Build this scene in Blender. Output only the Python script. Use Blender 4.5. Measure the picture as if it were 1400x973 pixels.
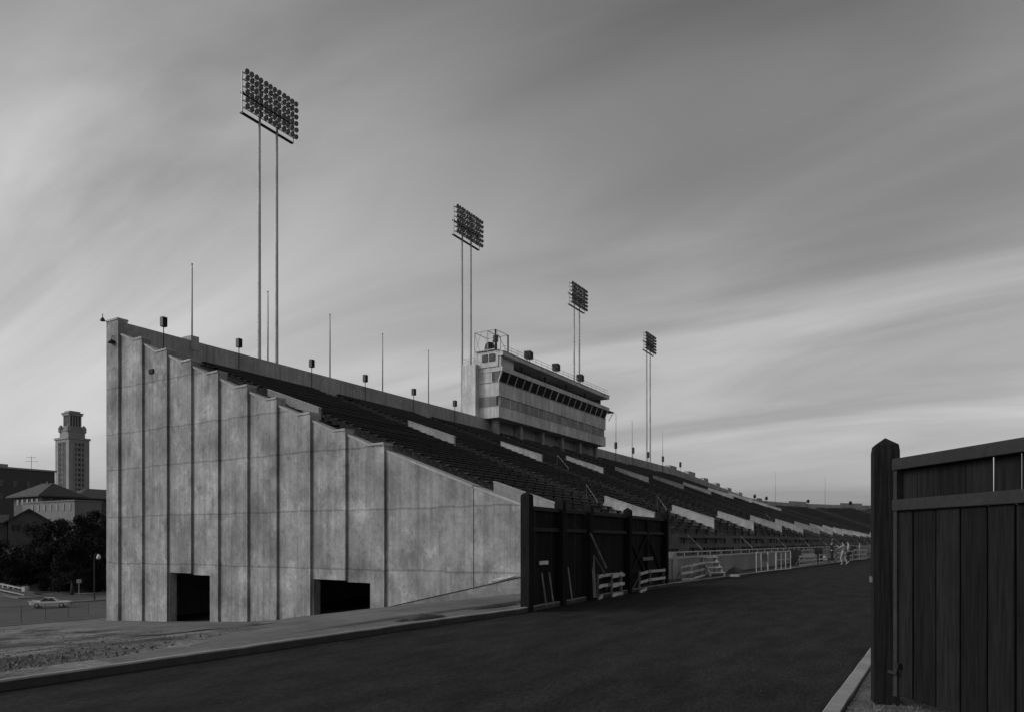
import bpy, bmesh, math, random
from mathutils import Vector, Matrix, noise as mnoise
random.seed(7)
R = math.radians
scene = bpy.context.scene
COL = scene.collection
for o in list(bpy.data.objects): bpy.data.objects.remove(o)

# ------------------------------------------------------------------ camera
CAMZ, FPX, YAW, HZ = 1.75, 991.0, R(31.2), 740.0
cam = bpy.data.cameras.new('camera'); camo = bpy.data.objects.new('camera', cam); COL.objects.link(camo)
camo.location = (0, 0, CAMZ); camo.rotation_euler = (R(90), 0, YAW)
cam.sensor_width = 36; cam.lens = FPX / 1400 * 36; cam.shift_y = (HZ - 486.5) / 1400
cam.clip_start = 0.1; cam.clip_end = 6000
scene.camera = camo
# ------------------------------------------------------------------ sky and sun (soft, veiled sun from behind left)
SUN_AZ, SUN_EL = R(229), R(34)          # azimuth clockwise from +Y
w = bpy.data.worlds.new('World'); scene.world = w; w.use_nodes = True
nt = w.node_tree; nt.nodes.clear(); L = nt.links.new
def N(t, **k):
    n = nt.nodes.new(t)
    for a, b in k.items(): setattr(n, a, b)
    return n
sky = N('ShaderNodeTexSky'); sky.sky_type = 'NISHITA'; sky.sun_disc = False
sky.sun_elevation = SUN_EL; sky.sun_rotation = SUN_AZ; sky.air_density = 1.0; sky.dust_density = 3.5; sky.ozone_density = 1.0
bw = N('ShaderNodeRGBToBW'); L(sky.outputs[0], bw.inputs[0])
tc = N('ShaderNodeTexCoord'); sep = N('ShaderNodeSeparateXYZ'); L(tc.outputs['Generated'], sep.inputs[0])
def M(op, a, b=None, clamp=False):
    n = N('ShaderNodeMath', operation=op); n.use_clamp = clamp
    for i, v in enumerate((a, b)):
        if v is None: continue
        if isinstance(v, (int, float)): n.inputs[i].default_value = v
        else: L(v, n.inputs[i])
    return n.outputs[0]
zz = M('ADD', M('MAXIMUM', sep.outputs[2], 0.0), 0.2)
cb = N('ShaderNodeCombineXYZ'); L(M('DIVIDE', sep.outputs[0], zz), cb.inputs[0]); L(M('DIVIDE', sep.outputs[1], zz), cb.inputs[1])
mp = N('ShaderNodeMapping'); mp.inputs['Rotation'].default_value = (0, 0, R(-6)); mp.inputs['Scale'].default_value = (0.5, 1.5, 1); mp.inputs['Location'].default_value = (-12.09, 13.63, 0)
L(cb.outputs[0], mp.inputs[0])
nz = N('ShaderNodeTexNoise'); nz.inputs['Scale'].default_value = 1.0; nz.inputs['Detail'].default_value = 9; nz.inputs['Roughness'].default_value = .5; nz.inputs['Distortion'].default_value = .9
L(mp.outputs[0], nz.inputs['Vector'])
mr = N('ShaderNodeMapRange'); mr.interpolation_type = 'SMOOTHSTEP'
for i, v in ((1, .26), (2, .74), (3, .56), (4, 1.12)): mr.inputs[i].default_value = v
L(nz.outputs[0], mr.inputs[0])
gr = N('ShaderNodeMapRange'); gr.interpolation_type = 'SMOOTHSTEP'      # the veil thins out near the horizon, the same all round
for i, v in ((1, .36), (2, .80), (3, 1.0), (4, .42)): gr.inputs[i].default_value = v
L(sep.outputs[2], gr.inputs[0])
lo = N('ShaderNodeMapRange'); lo.interpolation_type = 'SMOOTHSTEP'      # distant cloud blurs into an even haze low down
for i, v in ((1, .0), (2, .3), (3, .0), (4, 1.0)): lo.inputs[i].default_value = v
L(sep.outputs[2], lo.inputs[0])
cl = M('ADD', M('MULTIPLY', M('SUBTRACT', mr.outputs[0], .80), M('ADD', M('MULTIPLY', lo.outputs[0], .75), .25)), M('ADD', M('MULTIPLY', lo.outputs[0], .09), .71))
val = M('MULTIPLY', M('MULTIPLY', bw.outputs[0], cl), gr.outputs[0])
bg = N('ShaderNodeBackground'); L(val, bg.inputs[0]); bg.inputs[1].default_value = 0.14
out = N('ShaderNodeOutputWorld'); L(bg.outputs[0], out.inputs[0])
sd = bpy.data.lights.new('sun', 'SUN'); sd.energy = 0.5; sd.angle = R(24); sd.color = (1, 1, 1)
so = bpy.data.objects.new('sun', sd); COL.objects.link(so)
sv = Vector((math.sin(SUN_AZ) * math.cos(SUN_EL), math.cos(SUN_AZ) * math.cos(SUN_EL), math.sin(SUN_EL)))
so.rotation_euler = sv.to_track_quat('Z', 'Y').to_euler(); so.location = sv * 100
vs = scene.view_settings; vs.view_transform = 'Standard'; vs.look = 'None'; vs.exposure = 0.52; vs.gamma = 1; vs.use_curve_mapping = False
scene.render.engine = 'CYCLES'

# ------------------------------------------------------------------ geometry of the view -> places on the ground
FW = Vector((-math.sin(YAW), math.cos(YAW))); RT = Vector((math.cos(YAW), math.sin(YAW)))
def at(px, t, py=None, z=None):
    lat = (px - 700) / FPX * t; p = FW * t + RT * lat
    if z is None: z = CAMZ + (HZ - py) * t / FPX if py is not None else 0
    return Vector((p.x, p.y, z))
def gp(px, py, z=0.0): return at(px, (CAMZ - z) * FPX / (py - HZ), z=z)
ZT = [(-3000, 16), (-420, 12), (-250, 7), (-163, .5), (-130, -4), (-112, -5.9), (-85, -5.7), (-60, -4.4), (-45, -3.0), (-36.8, -2.32), (-31, -2.07), (-25.9, -1.76), (-22.4, -1.42), (-18.4, -.78), (-12.3, -.03), (-9.95, .09), (-9.9, -.03), (-1.0, -.03), (-.9, .03), (3000, .03)]
def zg(x):
    for (a, za), (b, zb) in zip(ZT, ZT[1:]):
        if x <= b: return za + (zb - za) * max(0, (x - a) / (b - a))
    return ZT[-1][1]
def hit(px, py):
    t = 3.0
    while t < 2000:
        p = at(px, t, py)
        if p.z <= zg(p.x): return Vector((p.x, p.y, zg(p.x)))
        t *= 1.004
    return p
YW = 21.0
def xw(px, y=YW): return y * math.tan(math.atan((px - 700) / FPX) - YAW)
def zw(px, py, y=YW):
    x = xw(px, y); t = FW.x * x + FW.y * y
    return CAMZ + (HZ - py) * t / FPX

# ------------------------------------------------------------------ materials
def mk(name):
    m = bpy.data.materials.new(name); m.use_nodes = True
    return m, m.node_tree, m.node_tree.nodes['Principled BSDF']
def gray(name, v, rough=.8, var=.25, scale=3.0, metal=0.0, bump=0.0, stretch=(1, 1, 1), fine=0.0, world=False, spec=.3):
    """grey paint / wood / stone with blotchy wear; v = mean albedo, var = relative variation"""
    m, t, b = mk(name); ln = t.links.new
    b.inputs['Roughness'].default_value = rough; b.inputs['Metallic'].default_value = metal; b.inputs['Specular IOR Level'].default_value = spec
    if world: src = t.nodes.new('ShaderNodeNewGeometry').outputs['Position']
    else: src = t.nodes.new('ShaderNodeTexCoord').outputs['Object']
    mpn = t.nodes.new('ShaderNodeMapping'); mpn.inputs['Scale'].default_value = stretch; ln(src, mpn.inputs[0])
    oi = t.nodes.new('ShaderNodeObjectInfo')
    va = t.nodes.new('ShaderNodeVectorMath'); va.operation = 'ADD'; ln(mpn.outputs[0], va.inputs[0])
    sc = t.nodes.new('ShaderNodeVectorMath'); sc.operation = 'SCALE'; sc.inputs[0].default_value = (17.3, 9.1, 5.7)
    if world: sc.inputs[3].default_value = 0
    else: ln(oi.outputs['Random'], sc.inputs[3])
    ln(sc.outputs[0], va.inputs[1])
    n = t.nodes.new('ShaderNodeTexNoise'); n.inputs['Scale'].default_value = scale; n.inputs['Detail'].default_value = 6; n.inputs['Roughness'].default_value = .62
    ln(va.outputs[0], n.inputs['Vector'])
    r = t.nodes.new('ShaderNodeMapRange'); r.inputs[1].default_value = .28; r.inputs[2].default_value = .72
    r.inputs[3].default_value = v * (1 - var); r.inputs[4].default_value = v * (1 + var); ln(n.outputs[0], r.inputs[0])
    o = r.outputs[0]
    if not world:
        q = t.nodes.new('ShaderNodeMapRange'); q.inputs[3].default_value = 1 - var * .5; q.inputs[4].default_value = 1 + var * .5; ln(oi.outputs['Random'], q.inputs[0])
        mu = t.nodes.new('ShaderNodeMath'); mu.operation = 'MULTIPLY'; ln(o, mu.inputs[0]); ln(q.outputs[0], mu.inputs[1]); o = mu.outputs[0]
    ln(o, b.inputs['Base Color'])
    if bump:
        bp = t.nodes.new('ShaderNodeBump'); bp.inputs['Strength'].default_value = bump; bp.inputs['Distance'].default_value = .02
        ln(n.outputs[0], bp.inputs['Height']); ln(bp.outputs[0], b.inputs['Normal'])
    return m
def concrete(name, v, pours=(), boards=.0, blotch=.22, scale=.55, streak=.12, rough=.9, patch=0.0, piece=0.0):
    """board-marked cast concrete in world space: blotches, vertical streaks, fine grain, pour lines"""
    m, t, b = mk(name); ln = t.links.new
    b.inputs['Roughness'].default_value = rough; b.inputs['Specular IOR Level'].default_value = .2
    P = t.nodes.new('ShaderNodeNewGeometry').outputs['Position']
    def nz_(sx, sy, sz, detail=5, rg=.6, off=0):
        mpn = t.nodes.new('ShaderNodeMapping'); mpn.inputs['Scale'].default_value = (sx, sy, sz); mpn.inputs['Location'].default_value = (off, off * .7, off * 1.3); ln(P, mpn.inputs[0])
        n = t.nodes.new('ShaderNodeTexNoise'); n.inputs['Scale'].default_value = 1; n.inputs['Detail'].default_value = detail; n.inputs['Roughness'].default_value = rg
        ln(mpn.outputs[0], n.inputs['Vector']); return n.outputs[0]
    def mth(op, a, c):
        n = t.nodes.new('ShaderNodeMath'); n.operation = op
        for i, q in enumerate((a, c)):
            if isinstance(q, (int, float)): n.inputs[i].default_value = q
            else: ln(q, n.inputs[i])
        return n.outputs[0]
    def rng(s, a, c, lo, hi):
        r = t.nodes.new('ShaderNodeMapRange')
        for i, q in ((1, a), (2, c), (3, lo), (4, hi)): r.inputs[i].default_value = q
        ln(s, r.inputs[0]); return r.outputs[0]
    big = rng(nz_(scale, scale, scale * .8, 6, .65), .3, .7, 1 - blotch, 1 + blotch * .7)
    st = rng(nz_(5.5, 5.5, .22, 3, .6, 7), .3, .72, 1 - streak, 1 + streak)
    fine = rng(nz_(9, 9, 9, 4, .7, 3), .3, .7, *((.92, 1.07) if not patch else (.84, 1.14)))
    pit = rng(nz_(2.2, 2.2, 1.6, 6, .75, 11), .62, .74, 1, .78)
    o = mth('MULTIPLY', mth('MULTIPLY', big, st), mth('MULTIPLY', fine, pit))
    sp = t.nodes.new('ShaderNodeSeparateXYZ'); ln(P, sp.inputs[0])
    wob = mth('MULTIPLY', mth('SUBTRACT', nz_(.7, .7, .2, 3, .6, 21), .5), .22)
    for k, z0 in enumerate(pours):
        d = mth('ABSOLUTE', mth('SUBTRACT', mth('ADD', sp.outputs[2], wob), z0), 0)
        o = mth('MULTIPLY', o, rng(d, .012, .05, .66, 1))
        tone = rng(mth('SUBTRACT', mth('ADD', sp.outputs[2], wob), z0), -.01, .01, 0, (-.06, .05, -.04, .06, -.05)[k % 5])
        o = mth('MULTIPLY', o, mth('ADD', tone, 1.0))
    if patch:
        o = mth('MULTIPLY', o, rng(nz_(.8, .8, .7, 5, .7, 31), .53, .60, 1, 1 + patch))
        o = mth('MULTIPLY', o, rng(nz_(1.3, 1.3, .8, 6, .75, 43), .56, .68, 1, 1 - patch * 1.3))
        o = mth('MULTIPLY', o, rng(nz_(3.2, 3.2, .5, 5, .7, 57), .60, .72, 1, 1 - patch))
        o = mth('MULTIPLY', o, rng(nz_(4.5, 4.5, 4.5, 2, .5, 71), .70, .74, 1, .72))
    if piece:
        oi = t.nodes.new('ShaderNodeObjectInfo'); o = mth('MULTIPLY', o, rng(oi.outputs['Random'], 0, 1, 1 - piece, 1 + piece))
    if boards:
        bx_ = mth('FRACT', mth('MULTIPLY', sp.outputs[0], 1.0 / boards), 0)
        e = mth('MINIMUM', bx_, mth('SUBTRACT', 1.0, bx_))
        o = mth('MULTIPLY', o, mth('ADD', rng(e, .015, .05, -.13, 0), 1.0))
        fl = mth('FLOOR', mth('MULTIPLY', sp.outputs[0], 1.0 / boards), 0)
        zl = mth('FLOOR', mth('MULTIPLY', sp.outputs[2], .41), 0)
        cc = t.nodes.new('ShaderNodeCombineXYZ'); ln(fl, cc.inputs[0]); ln(zl, cc.inputs[1])
        wn = t.nodes.new('ShaderNodeTexWhiteNoise'); ln(cc.outputs[0], wn.inputs[0])
        o = mth('MULTIPLY', o, rng(wn.outputs[0], 0, 1, .93, 1.07))
    ln(mth('MULTIPLY', o, v), b.inputs['Base Color'])
    bp = t.nodes.new('ShaderNodeBump'); bp.inputs['Strength'].default_value = .25; bp.inputs['Distance'].default_value = .02
    ln(mth('ADD', fine, st), bp.inputs['Height']); ln(bp.outputs[0], b.inputs['Normal'])
    return m
MT = {}
MT['wall'] = concrete('end_wall_concrete', .275, (.68, 3.0, 5.4, 7.2, 9.5), boards=.42, blotch=.5, scale=.7, streak=.17, patch=.27, piece=.08)
MT['conc'] = concrete('cast_concrete', .34, (), blotch=.22)
MT['conc_d'] = concrete('weathered_concrete', .27, (), blotch=.3, scale=.4)
MT['portal'] = concrete('portal_concrete', .34, (), blotch=.3, scale=.8, patch=.15, piece=.14)
MT['parapet'] = concrete('parapet_concrete', .33, (), boards=0, blotch=.28, streak=.2, patch=.12, piece=.08)
MT['press'] = concrete('press_box_concrete', .54, (), blotch=.3, scale=.5, streak=.22, patch=.14)
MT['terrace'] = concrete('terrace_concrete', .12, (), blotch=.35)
MT['walk'] = concrete('pavement_concrete', .135, (), patch=.15, blotch=.35, scale=.5, streak=.05)
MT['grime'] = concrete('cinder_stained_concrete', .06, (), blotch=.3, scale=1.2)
MT['basec'] = concrete('base_course_concrete', .20, (), blotch=.45, patch=.25)
MT['kerb'] = concrete('kerb_concrete', .26, (), blotch=.3, scale=1.2, streak=.05)
MT['bench'] = gray('weathered_bench_wood', .055, .7, .45, 2.0, stretch=(6, .6, 6))
MT['bench_iron'] = gray('bench_bracket_iron', .03, .6, .2)
MT['fence'] = gray('dark_stained_fence_wood', .014, .85, .4, 3.0, stretch=(3, 3, .35), bump=.3, spec=.1)
MT['gate'] = gray('dark_painted_gate_wood', .012, .9, .6, 4.0, stretch=(8, 8, .5), bump=.5, spec=.1)
MT['rail_wood'] = gray('dark_gate_rail_wood', .020, .8, .35, 4.0, stretch=(3, 3, 3), bump=.3)
MT['white'] = gray('white_painted_timber', .5, .6, .25, 4.0)
MT['oldwhite'] = gray('worn_white_timber', .45, .7, .4, 5.0)
MT['timber'] = gray('bare_grey_timber', .16, .8, .4, 5.0)
MT['steel'] = gray('galvanised_steel', .36, .45, .2, 1.2, spec=.5)
MT['pole'] = gray('pole_steel', .38, .5, .25, .8, spec=.5)
MT['dark'] = gray('dark_enamel', .02, .5, .3)
MT['black'] = gray('black_rubber', .012, .8, .2)
MT['lens'] = gray('floodlight_glass', .14, .5, .2, spec=.5)
MT['lamp'] = gray('floodlight_aluminium', .40, .4, .25, spec=.5)
MT['brick_d'] = gray('dark_brick', .07, .9, .25, 1.5)
MT['stone'] = gray('limestone', .16, .85, .18, .4)
MT['stone_d'] = gray('grey_limestone_tower', .235, .85, .15, .15)
MT['tile'] = gray('clay_roof_tile', .045, .8, .3, 1.5)
MT['house'] = gray('house_siding', .08, .8, .25, .8)
MT['bark'] = gray('tree_bark', .05, .9, .4, 3)
MT['carpaint'] = gray('pale_car_paint', .55, .25, .06, 1.0, spec=.6)
MT['chrome'] = gray('chrome_trim', .6, .2, .05, metal=1)
MT['signpaint'] = gray('pale_sign_paint', .5, .6, .3, 6)
MT['cloth_w'] = gray('pale_cloth', .3, .9, .2, 6)
MT['cloth_d'] = gray('dark_cloth', .03, .9, .2, 6)
MT['skin'] = gray('skin', .35, .6, .1, 6)
MT['hair'] = gray('hair', .02, .6, .2)
def glass(name, v):
    m, t, b = mk(name); b.inputs['Base Color'].default_value = (v, v, v, 1); b.inputs['Roughness'].default_value = .06; b.inputs['Specular IOR Level'].default_value = .5
    return m
MT['glass'] = glass('dark_window_glass', .012)
def leafmat(name, v):
    m, t, b = mk(name); ln = t.links.new
    P = t.nodes.new('ShaderNodeNewGeometry')
    n = t.nodes.new('ShaderNodeTexNoise'); n.inputs['Scale'].default_value = 1.3; n.inputs['Detail'].default_value = 4; ln(P.outputs['Position'], n.inputs['Vector'])
    r = t.nodes.new('ShaderNodeMapRange')
    for i, q in ((1, .3), (2, .7), (3, v * .55), (4, v * 1.5)): r.inputs[i].default_value = q
    ln(n.outputs[0], r.inputs[0]); ln(r.outputs[0], b.inputs['Base Color']); b.inputs['Roughness'].default_value = .9; b.inputs['Specular IOR Level'].default_value = .08
    return m
MT['leaf'] = leafmat('dark_oak_foliage', .024)
MT['grass'] = leafmat('dry_grass', .16)
def groundmat(name, a, bb, sc, stretch=(1, 1, 1), fine=.25, rough=.95, bump=.4, bscale=40, lo=.38, hi=.62):
    m, t, b = mk(name); ln = t.links.new
    P = t.nodes.new('ShaderNodeNewGeometry').outputs['Position']
    mpn = t.nodes.new('ShaderNodeMapping'); mpn.inputs['Scale'].default_value = stretch; ln(P, mpn.inputs[0])
    n = t.nodes.new('ShaderNodeTexNoise'); n.inputs['Scale'].default_value = sc; n.inputs['Detail'].default_value = 8; n.inputs['Roughness'].default_value = .65; ln(mpn.outputs[0], n.inputs['Vector'])
    r = t.nodes.new('ShaderNodeMapRange')
    for i, q in ((1, lo), (2, hi), (3, a), (4, bb)): r.inputs[i].default_value = q
    ln(n.outputs[0], r.inputs[0])
    f = t.nodes.new('ShaderNodeTexNoise'); f.inputs['Scale'].default_value = bscale; f.inputs['Detail'].default_value = 3; f.inputs['Roughness'].default_value = .7; ln(mpn.outputs[0], f.inputs['Vector'])
    r2 = t.nodes.new('ShaderNodeMapRange')
    for i, q in ((1, .3), (2, .7), (3, 1 - fine), (4, 1 + fine)): r2.inputs[i].default_value = q
    ln(f.outputs[0], r2.inputs[0])
    mu = t.nodes.new('ShaderNodeMath'); mu.operation = 'MULTIPLY'; ln(r.outputs[0], mu.inputs[0]); ln(r2.outputs[0], mu.inputs[1]); ln(mu.outputs[0], b.inputs['Base Color'])
    b.inputs['Roughness'].default_value = rough; b.inputs['Specular IOR Level'].default_value = .12
    bp = t.nodes.new('ShaderNodeBump'); bp.inputs['Strength'].default_value = bump; bp.inputs['Distance'].default_value = .03
    ln(f.outputs[0], bp.inputs['Height']); ln(bp.outputs[0], b.inputs['Normal'])
    return m
MT['dirt'] = groundmat('bare_dirt_and_grass', .035, .21, .42, lo=.40, hi=.60, fine=.5, bscale=9, bump=.6)
MT['track'] = groundmat('cinder_track', .013, .027, .8, stretch=(2.6, .8, 1), fine=.6, bscale=10, bump=.7)
MT['asphalt'] = groundmat('street_asphalt', .07, .09, .2, fine=.15, bscale=12)
MT['gravel'] = groundmat('dirt_gravel', .09, .15, 1.5, fine=.45, bscale=30, bump=.8)
MT['lawn'] = groundmat('infield_grass', .045, .065, .4, fine=.3, bscale=20)
MT['darkdirt'] = groundmat('damp_dark_dirt', .06, .10, 2, fine=.4, bscale=20, bump=.7)

# ------------------------------------------------------------------ mesh helpers
class MB:
    def __init__(s): s.v = []; s.f = []; s.m = []
    def add(s, v, f, m=0):
        k = len(s.v); s.v += [tuple(p) for p in v]; s.f += [tuple(i + k for i in q) for q in f]; s.m += [m] * len(f); return s
    def box(s, x0, x1, y0, y1, z0, z1, m=0):
        v = [(x, y, z) for z in (z0, z1) for y in (y0, y1) for x in (x0, x1)]
        return s.add(v, [(0, 2, 3, 1), (4, 5, 7, 6), (0, 1, 5, 4), (2, 6, 7, 3), (0, 4, 6, 2), (1, 3, 7, 5)], m)
    def bar(s, a, b, w, h, m=0, up=(0, 0, 1)):
        a, b = Vector(a), Vector(b); d = (b - a).normalized(); u = Vector(up)
        if abs(d.dot(u)) > .98: u = Vector((1, 0, 0))
        r = d.cross(u).normalized(); u = r.cross(d)
        v = [p + r * (i * w / 2) + u * (j * h / 2) for p in (a, b) for i, j in ((-1, -1), (1, -1), (1, 1), (-1, 1))]
        return s.add(v, [(3, 2, 1, 0), (4, 5, 6, 7), (0, 1, 5, 4), (1, 2, 6, 5), (2, 3, 7, 6), (3, 0, 4, 7)], m)
    def tube(s, pts, rad, n=8, m=0, cap=True):
        pts = [Vector(p) for p in pts]; rad = rad if isinstance(rad, (list, tuple)) else [rad] * len(pts)
        rings = []; ref = None
        for i, p in enumerate(pts):
            d = (pts[min(i + 1, len(pts) - 1)] - pts[max(i - 1, 0)]).normalized()
            ref = Vector((1, 0, 0)) if abs(d.x) < .9 else Vector((0, 1, 0))
            u = d.cross(ref).normalized(); q = d.cross(u)
            rings.append([p + (u * math.cos(a) + q * math.sin(a)) * rad[i] for a in [2 * math.pi * j / n for j in range(n)]])
        v = [p for r in rings for p in r]; f = []
        for i in range(len(pts) - 1):
            for j in range(n):
                f.append((i * n + j, (i + 1) * n + j, (i + 1) * n + (j + 1) % n, i * n + (j + 1) % n))
        if cap: f += [tuple(range(n)), tuple(reversed(range((len(pts) - 1) * n, len(pts) * n)))]
        return s.add(v, f, m)
    def poly_y(s, pts, y0, y1, m=0):
        """prism of an (x,z) outline between y0 and y1; y0/y1 may be functions of x"""
        n = len(pts); g0 = y0 if callable(y0) else (lambda x: y0); g1 = y1 if callable(y1) else (lambda x: y1)
        v = [(x, g0(x), z) for x, z in pts] + [(x, g1(x), z) for x, z in pts]
        f = [tuple(range(n)), tuple(reversed(range(n, 2 * n)))] + [(i, i + n, (i + 1) % n + n, (i + 1) % n) for i in range(n)]
        return s.add(v, f, m)
    def lathe(s, prof, n=12, m=0, axis='z', c=(0, 0, 0)):
        v = []; f = []; k = len(prof)
        for j in range(n):
            a = 2 * math.pi * j / n
            for r, h in prof:
                p = (r * math.cos(a), r * math.sin(a), h)
                if axis == 'x': p = (p[2], p[0], p[1])
                if axis == 'y': p = (p[0], p[2], p[1])
                v.append((p[0] + c[0], p[1] + c[1], p[2] + c[2]))
        for j in range(n):
            for i in range(k - 1):
                f.append((j * k + i, ((j + 1) % n) * k + i, ((j + 1) % n) * k + i + 1, j * k + i + 1))
        return s.add(v, f, m)
    def mesh(s, name, mats, smooth=False, fix=True):
        me = bpy.data.meshes.new(name); me.from_pydata(s.v, [], s.f)
        for q in (mats if isinstance(mats, (list, tuple)) else [mats]): me.materials.append(q)
        for p, mi in zip(me.polygons, s.m): p.material_index = mi; p.use_smooth = smooth
        if fix:
            bm = bmesh.new(); bm.from_mesh(me); bmesh.ops.recalc_face_normals(bm, faces=bm.faces); bm.to_mesh(me); bm.free()
        me.update(); return me
    def build(s, name, mats, parent=None, smooth=False, world=True, fix=True, center=False):
        """links the collected shapes as ONE mesh object; world=True means vertices are world positions"""
        off = Vector((0, 0, 0))
        if world and parent: off = root_loc(parent)
        elif world and parent is None and center:
            off = Vector((sum(p[0] for p in s.v) / len(s.v), sum(p[1] for p in s.v) / len(s.v), min(p[2] for p in s.v)))
        s.v = [(p[0] - off[0], p[1] - off[1], p[2] - off[2]) for p in s.v]
        o = bpy.data.objects.new(name, s.mesh(name, mats, smooth, fix)); COL.objects.link(o)
        if parent: o.parent = parent
        elif center: o.location = off
        return o
def root_loc(o):
    l = Vector((0, 0, 0))
    while o: l += Vector(o.location); o = o.parent
    return l
def tag(o, label, cat, group=None):
    o['label'] = label; o['category'] = cat
    if group: o['group'] = group
    return o
def struct(o): o['kind'] = 'structure'; return o
def empty(name, loc, rz=0):
    o = bpy.data.objects.new(name, None); COL.objects.link(o); o.location = loc; o.rotation_euler = (0, 0, rz); o.empty_display_size = .3; return o
def put(name, me, parent, loc=(0, 0, 0), rot=(0, 0, 0), sc=None):
    o = bpy.data.objects.new(name, me); COL.objects.link(o); o.parent = parent; o.location = loc; o.rotation_euler = rot
    if sc: o.scale = sc
    return o
def copy_tree(o, parent=None):
    c = o.copy(); COL.objects.link(c); c.parent = parent
    for ch in list(o.children): copy_tree(ch, c)
    return c

# ------------------------------------------------------------------ ground
def sheet(xs, ys, zf, keep=None):
    mb = MB(); nx = len(xs); v = [(x, y, zf(x, y)) for y in ys for x in xs]; f = []
    for j in range(len(ys) - 1):
        for i in range(nx - 1):
            f.append((j * nx + i, j * nx + i + 1, (j + 1) * nx + i + 1, (j + 1) * nx + i))
    return mb.add(v, f)
def lump(x, y, a=.05, s=.5): return a * mnoise.fractal(Vector((x * s, y * s, 0)), 1.0, 2.0, 4)
def zgl(x, y):
    z = zg(x)
    if -40 < x < -10.3 and y < YW: z += lump(x, y, .05, .45) * min(1, (-10.3 - x) / 1.5)
    return z
xs = [-3000, -1500, -800, -420, -300, -250, -200, -163, -145, -130, -120, -112, -104, -96, -85, -75, -67, -60, -55, -50, -45, -42] + [-40 + .5 * i for i in range(60)] + [-10.2, -9.95, -9.9, -6, -1.0, -.9, 20, 60, 150, 400, 1000, 3000]
ys = [-400, -100, -30, -10] + [-6 + .5 * i for i in range(60)] + [26, 30, 45, 60, 90, 130, 180, 260, 400, 800, 1600, 3000]
struct(sheet(xs, ys, zgl).build('ground', MT['dirt'], fix=False, smooth=True))
# running track, slightly uneven cinder
KX = [(-12, -9.7), (4, -9.52), (8, -9.36), (12.3, -9.2), (15.2, -8.98), (17, -9.1), (20, -9.3), (27.4, -9.45), (46, -8.6), (72, -7.4), (110, -7.0), (150, -7.0)]
def kx(y):
    for (a, xa), (b, xb) in zip(KX, KX[1:]):
        if y <= b: return xa + (xb - xa) * max(0, min(1, (y - a) / (b - a)))
    return KX[-1][1]
tys = [-12 + .5 * i for i in range(80)] + [28 + 3 * i for i in range(42)]
mb = MB(); v = []; f = []; NT = 16
for y in tys:
    for i in range(NT + 1):
        x = kx(y) - .02 + (-1.08 - kx(y)) * i / NT; v.append((x, y, .0 + (lump(x, y, .012, 1.3) if 0 < i < NT else 0)))
for j in range(len(tys) - 1):
    for i in range(NT): f.append((j * (NT + 1) + i, j * (NT + 1) + i + 1, (j + 1) * (NT + 1) + i + 1, (j + 1) * (NT + 1) + i))
struct(mb.add(v, f).build('running_track', MT['track'], fix=False, smooth=True))
struct(sheet([-.9, 12, 40, 90], [14, 40, 90, 150, 190], lambda x, y: .036).build('infield', MT['lawn'], fix=False))
struct(sheet([-.92 + .4 * i for i in range(24)], [2 + .5 * i for i in range(24)], lambda x, y: .04 + lump(x, y, .02, 1.2)).build('verge', MT['gravel'], fix=False, smooth=True))
# kerbs: one low strip each, with a rough worn top edge
def kerb(name, xf, ys_, x_w, h):
    v = []; f = []
    for y in ys_:
        x = xf(y); j = lump(1.0, y, .012, 2.1); hh = h + lump(7, y, .01, 1.7)
        v += [(x + j, y, -.1), (x + j, y, hh - .02), (x + j * .5 - .02 * (1 if x_w < 0 else -1), y, hh), (x + x_w, y, hh - .002), (x + x_w, y, -.1)]
    for i in range(len(ys_) - 1):
        for k in range(4): f.append((i * 5 + k, i * 5 + k + 1, (i + 1) * 5 + k + 1, (i + 1) * 5 + k))
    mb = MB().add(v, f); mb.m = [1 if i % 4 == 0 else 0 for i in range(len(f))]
    return struct(mb.build(name, [MT['kerb'], MT['grime']]))
kerb('kerb', kx, [-12 + .33 * i for i in range(132)] + [33 + 2 * i for i in range(58)], -.13, .125)
kerb('kerb', lambda y: -1.1, [-6 + .5 * i for i in range(80)] + [36, 60, 100, 148], .16, .075)
# pavement along the end wall, its worn edge running out into the dirt
BD = [(-43, 17.9), (-36, 17.6), (-28, 17.5), (-23, 16.0), (-19, 14.1), (-15.5, 12.0), (-12.5, 9.6), (-11.3, 7.6), (-10.15, 5.2)]
def bd(x):
    for (a, ya), (b, yb) in zip(BD, BD[1:]):
        if x <= b: return ya + (yb - ya) * (x - a) / (b - a)
    return BD[-1][1]
v = []; f = []; xs2 = [-43 + .25 * i for i in range(132)]; xs2 = [x for x in xs2 if x < -10.1] + [-10.06, -9.88]
for x in xs2:
    e = bd(x) + lump(x, 3, .7, .35) + lump(x, 9, .25, 1.7)
    for k in range(9):
        y = e + (YW + .3 - e) * k / 8
        v.append((x, y, -.02 if x > -9.9 else zg(x) + (.06 if k > 2 else (-.02, .012, .035)[k]) + lump(x, y, .008, .8)))
for i in range(len(xs2) - 1):
    for k in range(8): f.append((i * 9 + k, i * 9 + k + 1, (i + 1) * 9 + k + 1, (i + 1) * 9 + k))
struct(MB().add(v, f).build('pavement', MT['walk'], fix=False, smooth=True))
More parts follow.
